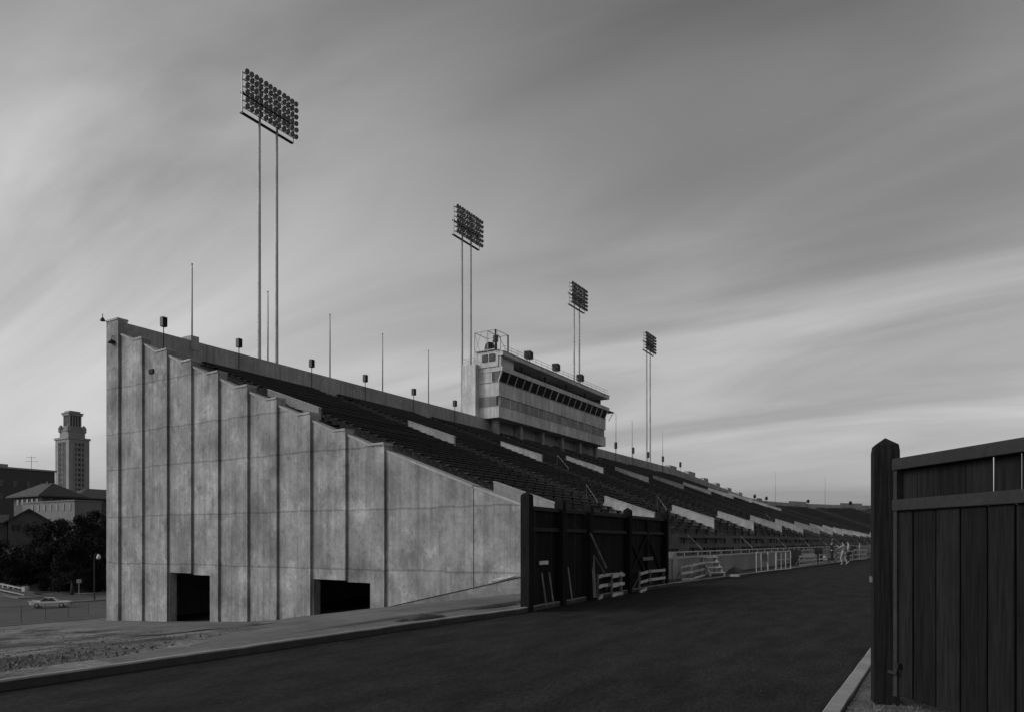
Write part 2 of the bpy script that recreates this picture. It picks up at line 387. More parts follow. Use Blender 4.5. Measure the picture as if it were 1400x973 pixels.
# strip between kerb and stand
def strip(name, x0, y0, y1, n, mat):
    v = []; f = []
    for i in range(n + 1):
        y = y0 + (y1 - y0) * i / n; v += [(x0, y, .112), (kx(y) - .1, y, .116)]
    return struct(MB().add(v, [(2 * i, 2 * i + 1, 2 * i + 3, 2 * i + 2) for i in range(n)]).build(name, MT[mat], fix=False))
strip('dirt_strip', -10.2, -12, 5.6, 20, 'dirt'); strip('pavement_edge', -10.2, 5.6, 16.4, 30, 'walk'); strip('front_walk', -10.2, 16.4, 21.4, 8, 'darkdirt'); strip('front_walk', -10.5, 21.4, 148, 60, 'darkdirt')
# spilled dirt heaps along the kerb
def heap(px, py, rx, ry, h, rz, name='dirt_heap', mat='darkdirt'):
    c = gp(px, py, .05); c.z = .115 if c.x > -10.25 else zg(c.x) + .05; mb = MB(); n = 22; v = []; f = []
    for i in range(6):
        r = i / 5
        for j in range(n):
            a = 2 * math.pi * j / n; k = 1 + .35 * mnoise.noise(Vector((math.cos(a) * 1.7 + px, math.sin(a) * 1.7, 3)))
            x, y = r * k * rx * math.cos(a), r * k * ry * math.sin(a)
            x, y = x * math.cos(rz) - y * math.sin(rz), x * math.sin(rz) + y * math.cos(rz)
            v.append((x, y, (zg(c.x + x) - zg(c.x) if c.x < -10.9 else 0) + h * (1 - r * r) * (1 + .5 * mnoise.noise(Vector((x * 6, y * 6, px)))) - (.03 if i == 5 else 0)))
    for i in range(5):
        for j in range(n): f.append((i * n + j, (i + 1) * n + j, (i + 1) * n + (j + 1) % n, i * n + (j + 1) % n))
    f.append(tuple(range(n)))
    o = mb.add(v, f).build(name, MT[mat], smooth=True); o.location = c; return o
tag(heap(575, 850, .75, .2, .10, R(82)), 'low dark heap of dirt on the pavement by the kerb, away from the fence', 'dirt heap', 'dirt heaps')
tag(heap(672, 833, 1.0, .22, .07, R(82)), 'dark dirt swept along the kerb next to the first fence post', 'dirt heap', 'dirt heaps')
p = hit(222, 868); mb = MB(); n = 26; v = [(0, 0, .075)]
for j in range(n):
    a = 2 * math.pi * j / n; k = 1 + .3 * mnoise.noise(Vector((math.cos(a) * 2, math.sin(a) * 2, 5)))
    x, y = 1.75 * k * math.cos(a), .62 * k * math.sin(a); x, y = x * .86 - y * -.5, x * .5 + y * .86
    v.append((x, y, zg(p.x + x) - zg(p.x) + .075))
m_, t_, b_ = mk('wet_mud'); b_.inputs['Base Color'].default_value = (.03, .03, .03, 1); b_.inputs['Roughness'].default_value = .55
o = MB().add(v, [(0, j + 1, (j + 1) % n + 1) for j in range(n)]).build('mud_patch', m_, fix=False); o.location = p
struct(o)
# short sparse grass on the dirt
mb = MB()
for i in range(5200):
    px = random.uniform(-40, 330); py = random.uniform(852, 935)
    q = hit(px, py)
    if q.y > bd(q.x) - .2 or q.x > -10.4: continue
    if mnoise.noise(Vector((q.x * .5, q.y * .5, 2))) < -.02: continue
    for k in range(4):
        a = random.uniform(0, 6.28); h = random.uniform(.015, .05); b0 = q + Vector((random.uniform(-.08, .08), random.uniform(-.08, .08), -.01)); wv = Vector((math.cos(a), math.sin(a), 0)) * .006
        tip = b0 + Vector((random.uniform(-.05, .05), random.uniform(-.05, .05), h))
        mb.add([b0 - wv, b0 + wv, tip], [(0, 1, 2)])
o = mb.build('dry_grass', MT['grass'], fix=False); o['kind'] = 'stuff'; tag(o, 'short sparse dry grass on the bare dirt beside the kerb', 'grass')
def pebbles(n, px0, px1, py0, py1, smin, smax, z=None, keep=lambda q: True):
    mb = MB()
    for i in range(n):
        px, py = random.uniform(px0, px1), random.uniform(py0, py1); q = hit(px, py) if z is None else gp(px, py, z)
        if not keep(q): continue
        sz = random.uniform(smin, smax); a = random.uniform(0, 6.28); ca, sa = math.cos(a), math.sin(a)
        vv = [(ca, sa, 0), (-sa * .8, ca * .7, 0), (-ca * .9, -sa, 0), (sa * .7, -ca * .9, 0), (.2, .1, .7), (-.2, .0, .6)]
        mb.add([q + Vector(p) * sz for p in vv], [(0, 1, 4), (1, 2, 5), (1, 5, 4), (2, 3, 5), (3, 0, 4), (3, 4, 5)])
    return mb
o = pebbles(1500, -30, 420, 850, 934, .015, .055, None, lambda q: q.y < bd(q.x) + .5 and q.x < -10.3).build('dirt_clods', MT['gravel'], fix=False); o['kind'] = 'stuff'; tag(o, 'small clods and stones scattered on the bare dirt', 'stones')
o = pebbles(700, 1120, 1290, 900, 990, .005, .02, .05, lambda q: q.x > -.9).build('gravel_stones', MT['gravel'], fix=False); o['kind'] = 'stuff'; tag(o, 'loose gravel between the near kerb and the gate post', 'gravel')
o = pebbles(420, -50, 1190, 800, 985, .005, .011, .004, lambda q: kx(q.y) + .1 < q.x < -1.2).build('cinder_grit', MT['darkdirt'], fix=False); o['kind'] = 'stuff'; tag(o, 'loose grit scattered over the dark track', 'grit')
mb = MB()
for i in range(420):
    q = gp(random.uniform(1190, 1290), random.uniform(948, 1010), .05); 
    for k in range(3):
        a = random.uniform(0, 6.28); h = random.uniform(.015, .06); b0 = q + Vector((random.uniform(-.04, .04), random.uniform(-.04, .04), -.02)); wv = Vector((math.cos(a), math.sin(a), 0)) * .006
        mb.add([b0 - wv, b0 + wv, b0 + Vector((random.uniform(-.06, .06), random.uniform(-.06, .06), h))], [(0, 1, 2)])
o = mb.build('weeds', MT['grass'], fix=False); o['kind'] = 'stuff'; tag(o, 'short weeds growing at the foot of the big gate post', 'weeds')

# ------------------------------------------------------------------ the grandstand
FX, YC, XCN = -10.4, 150.0, 35.0                 # front line, start of the far curve, centre of the curve
RF = XCN - FX; NR = 49; TR = .515; Z0 = 1.75; SLP = .395; RISE = SLP * TR
def sfac(u):
    y = u
    return 1.0 if y < 108 else 1.0 - .20 * min(1, (y - 108) / 50.0)
def path(u, d):
    """u: metres along the front line from the end wall; d: metres back from it"""
    if u <= YC: return Vector((FX - d, u, 0))
    a = (u - YC) / RF
    return Vector((XCN - (RF + d) * math.cos(a), YC + (RF + d) * math.sin(a), 0))
def P3(u, d, z, scl=True): 
    p = path(u, d); s = sfac(u) if scl else 1.0; p.z = Z0 + (z - Z0) * s if scl else z; return p
def ztread(i): return Z0 + RISE * i if i >= 2 else 1.12 + (Z0 + RISE * 2 - 1.12) * i / 2   # the front rows rise more steeply
DB = .5 + NR * TR                                 # inner face of the rear parapet
BAY, V0, VW = 10.5, 23.8, 1.9
UE = YC + RF * R(75)
NBAY = int((UE - V0) / BAY)
voms = [V0 + BAY * k for k in range(NBAY + 1)]
VD = [(2.1, 4.75), (14.2, 17.6)]                  # distance back of the lower and upper portals
def invom(u0, u1, d):
    for vu in voms:
        if u0 >= vu - .01 and u1 <= vu + VW + .01:
            for a, b in (VD if vu < YC - 12 else VD[:1]):
                if a - .3 < d < b: return True
    return False
stand = empty('grandstand', (-23.5, 60, 0))
tag(stand, 'long bare concrete grandstand with dark bench rows curving round the far end of the track', 'grandstand')
us = [YW + .5]
for vu in voms: us += [vu, vu + VW, vu + VW + (BAY - VW) * .33, vu + VW + (BAY - VW) * .66]
us = [u for u in us if u <= UE]
mb = MB(); v = []; f = []
for u0, u1 in zip(us, us[1:]):
    for i in range(NR):
        d0 = .5 + TR * i; d1 = d0 + TR
        if invom(u0, u1, d0 + .2): continue
        z0, z1 = ztread(i), ztread(i + 1)
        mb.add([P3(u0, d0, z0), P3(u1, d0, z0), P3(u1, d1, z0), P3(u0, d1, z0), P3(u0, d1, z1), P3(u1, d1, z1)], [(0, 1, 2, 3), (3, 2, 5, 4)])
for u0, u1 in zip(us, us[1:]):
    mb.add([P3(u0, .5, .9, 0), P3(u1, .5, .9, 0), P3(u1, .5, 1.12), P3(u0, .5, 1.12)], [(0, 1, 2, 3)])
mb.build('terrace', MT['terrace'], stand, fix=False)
# front wall with a concrete cap, open walkway edge and a pipe rail
for k, (a, b) in enumerate(zip(us, us[1:])): pass
mb = MB(); mc = MB()
for a, b in zip(us, us[1:]):
    p = [P3(a, 0, 0, 0), P3(b, 0, 0, 0), P3(b, .2, 0, 0), P3(a, .2, 0, 0)]
    mb.add([q + Vector((0, 0, z)) for z in (-.2, .98) for q in p], [(0, 1, 5, 4), (2, 3, 7, 6), (4, 5, 6, 7)])
    p = [P3(a, -.05, 0, 0), P3(b, -.05, 0, 0), P3(b, .52, 0, 0), P3(a, .52, 0, 0)]
    mc.add([q + Vector((0, 0, z)) for z in (.982, 1.06) for q in p], [(0, 1, 5, 4), (2, 3, 7, 6), (4, 5, 6, 7), (0, 3, 2, 1)])
fwall = mb.build('front_wall', MT['conc_d'], stand, fix=False); mc.build('coping', MT['conc'], fwall)
MB().box(FX - .5, FX + .03, YW + .02, YW + .5, -.2, 1.3).build('front_pier', MT['conc_d'], stand)
MB().box(FX - .1, FX + .06, 30.6, 31.1, -.2, 1.28).build('front_pier', MT['conc'], stand)
mb = MB()
uu = [30.5 + 2.1 * i for i in range(55)]
for zr in (1.28,):
    mb.tube([P3(u, .08, zr, 0) for u in uu], .03, 6)
for u in uu: mb.tube([P3(u, .08, 1.0, 0), P3(u, .08, 1.28, 0)], .022, 6)
mb.build('front_rail', MT['pole'], stand, smooth=True)
# benches: one object per bench for the nearest bays, the rest joined
def bench_mesh(ln):
    mb = MB(); mb.box(-.12, .12, 0, ln, .31, .345); n = max(2, int(ln / 1.8))
    for k in range(n + 1):
        y = .2 + (ln - .4) * k / n; mb.box(-.05, .05, y - .03, y + .03, 0, .308, 1)
    return mb.mesh('bench', [MT['bench'], MT['bench_iron']])
bl = BAY - VW - .3; bm_full = bench_mesh(bl); bm_first = bench_mesh(2.0)
cnt = 0; far = MB(); sl = root_loc(stand)
for k in range(-1, NBAY):
    for i in range(NR):
        d = .5 + TR * i + .36; z = ztread(i)
        if k < 0: u0, ln, me = YW + .6, 2.0, bm_first
        else: u0, ln, me = voms[k] + VW + .15, bl, bm_full
        if cnt < 290 and u0 + ln < 108:
            jx, jz = random.uniform(-.02, .02), random.uniform(-.012, .012)
            put('bench', me, stand, Vector((FX - d + jx, u0, z + jz)) - sl, (random.uniform(-.001, .001), random.uniform(-.03, .03), 0)); cnt += 1
        else:
            seg = 1 if u0 + ln < YC else 4
            for s in range(seg):
                a, b = u0 + ln * s / seg, u0 + ln * (s + 1) / seg
                q = [P3(a, d - .12, z), P3(b, d - .12, z), P3(b, d + .12, z), P3(a, d + .12, z)]
                far.add([p + Vector((0, 0, h)) for h in (.31, .345) for p in q], [(0, 1, 5, 4), (2, 3, 7, 6), (4, 5, 6, 7), (0, 3, 2, 1), (1, 2, 6, 5), (3, 0, 4, 7)])
o = far.build('bench_rows', MT['bench'], stand, fix=False); o['kind'] = 'stuff'
# portals: sunken stair openings with concrete side walls standing above the seats
def ztop(d): return Z0 + SLP * (d - .5)
for k, vu in enumerate(voms):
    for (a, b) in (VD if vu < YC - 12 else VD[:1]):
        pr = empty('portal', P3(vu + VW / 2, (a + b) / 2, 0, 0) - sl); pr.parent = stand
        upz = .50 if a > 8 else .62; upf = .64 if a > 8 else .76
        for side, uu_ in ((0, vu - .16), (1, vu + VW)):
            mb = MB()
            upz, upf = ((.50, .64) if a > 8 else (.62, .76)) if side == 0 else (-.4, -.4)
            pts = [(a, ztop(a) - .5), (b, ztop(a) - .5), (b, ztop(b) + upz), (a, ztop(a) + upf)]
            pts = [(dd, zz_) for dd, zz_ in pts]
            q0 = [P3(uu_, dd, zz_) for dd, zz_ in pts]; q1 = [P3(uu_ + .16, dd, zz_) for dd, zz_ in pts]
            mb.add(q0 + q1, [(0, 1, 2, 3), (7, 6, 5, 4), (0, 4, 5, 1), (1, 5, 6, 2), (2, 6, 7, 3), (3, 7, 4, 0)])
            sw = mb.build('side_wall', MT['portal'], pr)
            mb = MB()
            q = [P3(uu_ - .03, a - .03, ztop(a) + upf), P3(uu_ + .19, a - .03, ztop(a) + upf), P3(uu_ + .19, b, ztop(b) + upz), P3(uu_ - .03, b, ztop(b) + upz)]
            mb.add([p + Vector((0, 0, h)) for h in (.002, .06) for p in q], [(0, 3, 2, 1), (4, 5, 6, 7), (0, 1, 5, 4), (1, 2, 6, 5), (2, 3, 7, 6), (3, 0, 4, 7)])
            mb.build('coping', MT['conc'], sw)
        mb = MB(); zt = ztop(b)
        q = [P3(vu, b, 0), P3(vu + VW, b, 0), P3(vu + VW, b + .16, 0), P3(vu, b + .16, 0)]
        def zs(z): return Z0 + (z - Z0) * sfac(vu)
        for h0, h1 in ((ztop(a) + 1.35, zt + upz - .002),):
            mb.add([Vector((p.x, p.y, zs(h))) for h in (h0, h1) for p in q], [(0, 3, 2, 1), (4, 5, 6, 7), (0, 1, 5, 4), (1, 2, 6, 5), (2, 3, 7, 6), (3, 0, 4, 7)])
        mb.build('head_wall', MT['portal'], pr)
        mb = MB(); q = [P3(vu, a, 0), P3(vu + VW, a, 0), P3(vu + VW, b + 1.6, 0), P3(vu, b + 1.6, 0)]
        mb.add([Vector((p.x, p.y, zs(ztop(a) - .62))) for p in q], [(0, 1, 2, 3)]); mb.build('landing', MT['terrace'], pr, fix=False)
# aisle hand rails
def rail(u, d0, z0, d1, z1, h):
    mb = MB(); a0 = P3(u, d0, z0); a1 = P3(u, d1, z1); up = Vector((0, 0, h))
    mb.tube([a0, a0 + up, a1 + up * .35, a1], .014, 6); return mb.build('aisle_rail', MT['pole'], stand, smooth=True)
for k, vu in enumerate(voms[:14]):
    rail(vu + VW / 2, .75, 1.1, -.05 + .1, 1.06, 1.0)
    if k in (1, 2, 5): rail(vu - .4, VD[0][1] + .9, ztop(VD[0][1] + .9), VD[0][1] + .3, ztop(VD[0][1] + .3), .9)
    if k in (2, 6): rail(vu + VW + .3, VD[1][0], ztop(VD[1][0]), VD[1][0] - .9, ztop(VD[1][0] - .9), .9)
# rear parapet and outer wall
ZP = 12.92
def zp(u): return Z0 + (ZP - Z0) * sfac(u)
DR = DB + .75
uu = [YW + .45] + [u for u in us if u > YW + 1]
# the parapet is cast in lengths with a thin open joint
joints = [YW + .45] + [YW + 5.25 * i for i in range(1, int((UE - YW) / 5.25))]
for a, b in zip(joints, joints[1:]):
    mb = MB(); b2 = b - .035; seg = 1 if b < YC else 2
    for s in range(seg):
        c, e = a + (b2 - a) * s / seg, a + (b2 - a) * (s + 1) / seg
        q = []
        for u in (c, e):
            for d in (DB, DB + .3): q.append((u, d))
        vv = [P3(u, d, 0, 0) + Vector((0, 0, z)) for u, d in q for z in (zp(u) - 2.2, zp(u))]
        mb.add(vv, [(0, 4, 5, 1), (2, 3, 7, 6), (1, 5, 7, 3), (0, 1, 3, 2), (4, 6, 7, 5)])
    mb.build('parapet_panel', MT['parapet'], stand, fix=False)
mb = MB()
for a, b in zip(uu, uu[1:]):
    q = [P3(a, DR - .2, 0, 0), P3(b, DR - .2, 0, 0), P3(b, DR, 0, 0), P3(a, DR, 0, 0)]
    q2 = [P3(a, DB + .2, 0, 0), P3(b, DB + .2, 0, 0)]
    mb.add([Vector((p.x, p.y, z)) for z in (-4, 0) for p in q], [])
    k0 = len(mb.v)
    vv = [Vector((q[0].x, q[0].y, -7)), Vector((q[1].x, q[1].y, -7)), Vector((q[1].x, q[1].y, zp(b) - .2)), Vector((q[0].x, q[0].y, zp(a) - .2)),
          Vector((q2[1].x, q2[1].y, zp(b) - .2)), Vector((q2[0].x, q2[0].y, zp(a) - .2))]
    mb.add(vv, [(0, 1, 2, 3), (3, 2, 4, 5)])
mb.build('rear_wall', MT['conc_d'], stand, fix=False)
def block(u, ln, h):
    mb = MB(); q = [P3(u, DB - .04, 0, 0), P3(u + ln, DB - .04, 0, 0), P3(u + ln, DB + .8, 0, 0), P3(u, DB + .8, 0, 0)]
    mb.add([Vector((p.x, p.y, z)) for z in (zp(u) - .5, zp(u) + h) for p in q], [(0, 3, 2, 1), (4, 5, 6, 7), (0, 1, 5, 4), (1, 2, 6, 5), (2, 3, 7, 6), (3, 0, 4, 7)])
    mb.build('parapet_block', MT['conc'], stand)
for u, ln, h in ((25.2, .5, .28), (105.5, 3, .35), (114.5, 3.5, .5), (123, 2.5, .45), (130.5, 2.5, .45), (138.5, 2.5, .45), (147, 2.5, .45), (156, 2, .35), (166, 4.5, .4), (178, 4.5, .45), (193, 4.5, .35)): block(u, ln, h)

# ---- end wall: upright panels in a shallow saw-tooth, each with a stepped top, two doorways
PAN = [((146, 441), None, (162, 439)), ((163, 457), (181, 465), (192, 463)), ((194, 471), (212, 481), (226, 479)), ((228, 487), (246, 495), (260, 493)), ((261, 502), (281, 511), (297, 509)),
       ((298, 519), (321, 530), (337, 528)), ((338, 537), (363, 547), (378, 545)), ((379, 555), (406, 567), (424, 566)), ((424.5, 576), (455, 590), (471, 588)), ((472, 595), (504, 609), (525, 607)),
       ((525.5, 617), None, (646.5, 666)), ((647, 667), None, (806, 716))]
bx = [146, 162, 194, 228, 261, 298, 338, 378, 424, 472, 525, 646.8]
edges = [xw(p) for p in bx] + [FX - .02]
D1 = (xw(229), xw(286), zw(229, 782)); D2 = (xw(426), xw(505), zw(426, 791))
SAW = .11
for k in range(12):
    x0, x1 = edges[k] + (.0 if k == 0 else .012), edges[k + 1] - .0
    (pl, yl), low, (prx, yr) = PAN[k]
    if k == 0: zl = zr_ = 12.95; top = [(x0, zl), (x1, zl)]
    elif low:
        zl = zw(pl, yl); zm = (zw(*low) + zw(prx, yr)) / 2; top = [(x0, zl), (xw(low[0]), zm), (x1, zm)]
    else:
        zl = zw(pl, yl); zr_ = zw(prx, yr)
        if k == 11: zr_ = Z0 + .55
        top = [(x0, zl), (x1, zr_)]
    b0, b1 = zg(x0) - .5, zg(x1) - .5
    bot = [(x1, b1)]
    for dx0, dx1, dz in (D1, D2):
        lo, hi = max(dx0, x0), min(dx1, x1)
        if hi - lo > .05:
            dz_ = dz - (.07 if (k in (4, 9)) else 0)
            seg = []
            if hi < x1 - .01: seg += [(hi, b1), (hi, dz_)]
            else: bot.pop(); seg += [(x1, dz_)]
            if lo > x0 + .03: seg += [(lo, dz_), (lo, b0)]
            else: seg += [(x0, dz_), None]
            bot += seg
    if bot[-1] is None: bot.pop(); pts = top + bot
    else: pts = top + bot + [(x0, b0)]
    saw = SAW if 0 < k < 10 else (SAW if k == 10 else .02)
    def yf(x, x0=x0, x1=x1, s=saw, k=k): return YW + (s * (1 - (x - x0) / (x1 - x0)) if k else 0) - (.02 if k == 0 else 0)
    pn = MB().poly_y(pts, yf, YW + .48).build('wall_panel', MT['wall'], stand)
    mc = MB()
    for (xa, za), (xb, zb) in zip(top, top[1:]):
        vv = [(x, yf(x) - .035 if side == 0 else YW + .52, z + h) for x, z in ((xa, za), (xb, zb)) for side in (0, 1) for h in (.002, .09)]
        mc.add(vv, [(0, 1, 3, 2), (4, 6, 7, 5), (0, 4, 5, 1), (2, 3, 7, 6), (1, 5, 7, 3), (0, 2, 6, 4)])
    mc.build('coping', MT['conc'], pn)
# outer wall corner, and low sloping base course with a ledge
mb = MB(); xa, xb = xw(500), FX - .05
mb.poly_y([(xa, zw(500, 836)), (xb, .98), (xb, -.4), (xa, zg(xa) - .4)], YW - .26, YW + .2)
bc = mb.build('base_course', MT['basec'], stand)
MB().bar((xa, YW - .262, zw(500, 836) - .02), (xb, YW - .262, .96), .02, .03).build('joint_shade', MT['black'], bc)  # solid black bar stands in for the shade in the gap
# ledge planks stacked on the base course
for i, (px, dz) in enumerate(((676, 0), (681, .05), (688, .0))):
    pass
def plank_pile():
    r = empty('plank_pile', (xw(686), YW - .13, zw(686, 793)))
    tag(r, 'short pile of pale boards on the sloping ledge below the end wall', 'boards')
    for i in range(4):
        o = MB().bar((-.42 + .08 * i, random.uniform(-.03, .03), -.05 + .035 * i), (.36 + .1 * i, random.uniform(-.03, .03), .10 + .035 * i), .13, .02).build('board', MT['oldwhite'], r, world=False)
plank_pile()
# fixtures on the end wall
def wall_lamp(px, py, rr, label):
    x, z = xw(px), zw(px, py); r = empty('wall_lamp', (x, YW - .12, z))
    tag(r, label, 'lamp')
    MB().lathe([(0, .12), (rr * .4, .1), (rr, -.04), (rr * .9, -.07), (0, -.05)], 12).build('lamp_shade', MT['dark'], r, smooth=True, world=False)
    MB().tube([(0, 0, .1), (0, .02, .3), (0, .2, .32)] if py > 450 else [(0, 0, .05), (0, 0, .3)], .02, 6).build('bracket', MT['dark'], r, world=False)
wall_lamp(143.5, 438, .13, 'dark round lamp on the top corner of the end wall')
wall_lamp(156, 468, .2, 'dark hooded lamp on the tall first pier of the end wall')
hx, hz_ = xw(206), zw(206, 507)
o = MB().box(hx - .17, hx + .17, YW - .01, YW + .14, hz_ - .1, hz_ + .1).build('scupper', MT['black'], stand)

# ------------------------------------------------------------------ press box
PB = empty('press_box', (-36, 66, 11)); tag(PB, 'three storey concrete press box with slanted windows on top of the grandstand', 'press box')
X0, X1, Y0, Y1 = -37.0, -34.6, 54.9, 78.3
def pbx(name, mat, *a, parent=PB): return MB().box(*a).build(name, MT[mat], parent)
pbx('stair_shaft', 'press', -38.2, -36.75, 54.3, 57.4, 10.5, 17.8)
pbx('support_wall', 'conc_d', -37.0, -36.2, Y0 + .3, Y1 - .3, 10.5, 12.88)
for i in range(6):
    y = Y0 + .9 + i * (Y1 - Y0 - 1.8) / 5; pbx('column', 'conc_d', -35.75, -35.3, y - .25, y + .25, 10.2, 12.88)
for i in range(5):
    y = Y0 + 1.2 + i * (Y1 - Y0 - 1.8) / 5
    pbx('support_panel', 'conc_d', -36.19, -36.1, y + .3, y + 3.3, 11, 12.7)
pbx('lower_band', 'press', X0, X1, Y0, Y1, 12.9, 13.92)
lb = pbx('lower_storey', 'conc_d', X0, X1 - .28, Y0 + .02, Y1 - .25, 13.93, 14.8)
for i in range(8): MB().box(X1 - .27, X1 - .06, Y0 + .3, Y1 - .3, 13.97 + i * .103, 14.02 + i * .103).build('louvre', MT['press'], lb)
for i in range(14):
    y = Y0 + .25 + i * (Y1 - Y0 - .6) / 13; MB().box(X1 - .27, X1 - .04, y, y + .07, 13.93, 14.8).build('mullion', MT['press'], lb)
MB().box(X1 - 1.1, X1 - .3, Y0 - .01, Y0 + .04, 13.95, 14.72).build('window', MT['glass'], lb)
ub = pbx('upper_band', 'press', X0, X1, Y0, Y1, 14.82, 16.06)
pbx('ledge', 'conc', X0, X1 + .05, Y0 - .05, Y1 + .05, 16.062, 16.11)
pbx('ledge', 'conc', X0, X1 + .04, Y0 - .04, Y1 + .04, 13.924, 13.96)
# window storey: glass leans outward at the top
st = pbx('window_storey', 'dark', X0, X1 - .55, Y0 + .02, Y1 - .02, 16.12, 17.0)
pbx('end_panel', 'press', X0, X1 - .75, Y0 - .005, Y0 + .3, 16.12, 17.0)
NP = 17
for i in range(NP):
    a = Y0 + .08 + i * (Y1 - Y0 - .16) / NP; b = a + (Y1 - Y0 - .16) / NP
    xb_, xt = X1 - .12, X1 + .26
    mb = MB(); vv = [(xb_, a + .05, 16.12), (xb_, b - .05, 16.12), (xt, b - .05, 16.99), (xt, a + .05, 16.99)]
    mb.add(vv + [(x - .03, y, z) for x, y, z in vv], [(0, 1, 2, 3), (7, 6, 5, 4), (0, 4, 5, 1), (1, 5, 6, 2), (2, 6, 7, 3), (3, 7, 4, 0)])
    mb.build('window', MT['glass'], PB)
    MB().bar((xb_ + .0, a, 16.12), (xt, a, 17.0), .07 if i % 4 else .15, .09, up=(1, 0, 0)).build('mullion', MT['press'], PB)
MB().bar((X1 - .12, Y1 - .08, 16.12), (X1 + .26, Y1 - .08, 17.0), .15, .1, up=(1, 0, 0)).build('mullion', MT['press'], PB)
for yy in (Y0 + .04, Y1 - .04):
    mb = MB(); mb.add([(X1 - .7, yy, 16.13), (X1 - .16, yy, 16.13), (X1 + .2, yy, 16.98), (X1 - .7, yy, 16.98), (X1 - .7, yy + .02, 16.13), (X1 - .16, yy + .02, 16.13), (X1 + .2, yy + .02, 16.98), (X1 - .7, yy + .02, 16.98)], [(0, 1, 2, 3), (7, 6, 5, 4), (0, 4, 5, 1), (1, 5, 6, 2), (2, 6, 7, 3), (3, 7, 4, 0)])
    mb.build('window', MT['glass'], PB)
pbx('eave_band', 'press', X0, X1 + .36, Y0 - .04, Y1 + .3, 17.01, 17.42)
pbx('gallery_back', 'dark', X0 + .2, X0 + .9, Y0 + .3, Y1 - .2, 17.43, 18.36)
pbx('gallery_end_wall', 'press', X0, X1 + .2, Y0 - .02, Y0 + .28, 17.425, 18.36)
pbx('gallery_end_wall', 'conc_d', X0 + .3, X1 - .6, Y1 - .3, Y1 - .05, 17.425, 18.36)
for i in range(1, 5):
    y = Y0 + i * (Y1 - Y0) / 5; pbx('gallery_post', 'dark', X1 - .5, X1 - .38, y, y + .12, 17.43, 18.36)
rf = pbx('roof', 'press', X0, X1 + .45, Y0 - .1, Y1 + .05, 18.37, 18.72)
pbx('roof_edge', 'conc', X0 - .02, X1 + .5, Y0 - .13, Y1 + .1, 18.722, 18.78, parent=rf)
pbx('penthouse', 'press', X0 - .3, X1 - .05, Y0 - .12, Y0 + 2.6, 17.46, 18.82)
pn = PB.children[-1]
for a, b in ((-36.3, -35.75), (-35.55, -34.95)):
    wv = MB().box(a, b, Y0 - .2, Y0 - .125, 17.95, 18.6).build('vent_louvre', MT['dark'], pn)
# roof railing
mb = MB(); n = 20
for i in range(n + 1):
    y = Y0 + .3 + i * (Y1 - Y0 - .5) / n; mb.tube([(X1 + .4, y, 18.78), (X1 + .4, y, 19.3)], .018, 5)
for z in (19.05, 19.3): mb.tube([(X1 + .4, Y0 + .3, z), (X1 + .4, Y1 - .2, z)], .018, 5)
mb.tube([(X1 + .4, Y0 + .3, 19.3), (X1 - .6, Y0 + .1, 18.8)], .018, 5)
mb.build('roof_railing', MT['steel'], PB)
mb = MB()
for x in (-38.15, -37.5, -36.9):
    mb.tube([(x, 54.35, 17.8), (x, 54.35, 18.4)], .02, 5)
for z in (18.1, 18.4): mb.tube([(-38.15, 57.2, z), (-38.15, 54.35, z), (-36.9, 54.35, z)], .018, 5)
mb.build('shaft_railing', MT['steel'], PB)
# camera platform: open steel frame over the penthouse
fx0, fx1, fy0, fy1, fz0, fz1 = -37.2, -34.95, 54.85, 57.0, 19.0, 20.75
cf = empty('camera_platform', (-36, 55.9, 18.82)); tag(cf, 'open steel frame platform on the roof end of the press box', 'platform')
MB().box(fx0, fx1, fy0, fy1, fz0, fz0 + .08).build('deck', MT['steel'], cf)
for x in (fx0, (fx0 + fx1) / 2 + .3, fx1):
    for y in (fy0, fy1):
        MB().tube([(x, y, 18.82), (x, y, fz1)], .035 if x < fx1 else .07, 6).build('upright', MT['steel'] if x < fx1 else MT['dark'], cf)
for a, b in (((fx0, fy0), (fx1, fy0)), ((fx0, fy1), (fx1, fy1)), ((fx0, fy0), (fx0, fy1)), ((fx1, fy0), (fx1, fy1)), ((-35.8, fy0), (-35.8, fy1))):
    MB().tube([(a[0], a[1], fz1), (b[0], b[1], fz1)], .03, 5).build('top_rail', MT['steel'], cf)
for a, b in (((fx0, fy0, fz1), (fx0 + .55, fy0, fz0)), ((fx0 + .1, fy0, fz0), (fx0 + .7, fy0, fz1)), ((fx0, fy1, fz0), (-36, fy1, fz1)), ((-36, fy0, fz0 + .7), (-35.8, fy0, fz1)), ((fx1, fy0, fz1), (fx1, fy1, fz0)), ((-35.6, fy0, fz1 - .35), (fx1, fy0, fz1 - .35))):
    MB().tube([a, b], .022, 5).build('brace', MT['steel'], cf)
o = MB().lathe([(0, .95), (.28, .9), (.42, .7), (.5, .3), (.62, 0)], 14).build('covered_machine', MT['dark'], world=False, smooth=True)
o.location = (-36.25, 55.9, fz0 + .08); tag(o, 'dark domed machine under a cover on the press box platform', 'machine')
tc_ = empty('camera_stand', (-35.2, 55.3, fz0 + .08)); tag(tc_, 'dark upright camera stand at the corner of the press box platform', 'stand')
MB().tube([(0, 0, 0), (0, 0, 1.2)], [.14, .1], 8).build('column', MT['dark'], tc_, world=False)
MB().box(-.2, .16, -.14, .14, .7, 1.3).build('camera_body', MT['dark'], tc_, world=False)
MB().tube([(-.35, .1, 0), (-.35, .1, .95)], .05, 6).build('cable_post', MT['dark'], tc_, world=False)
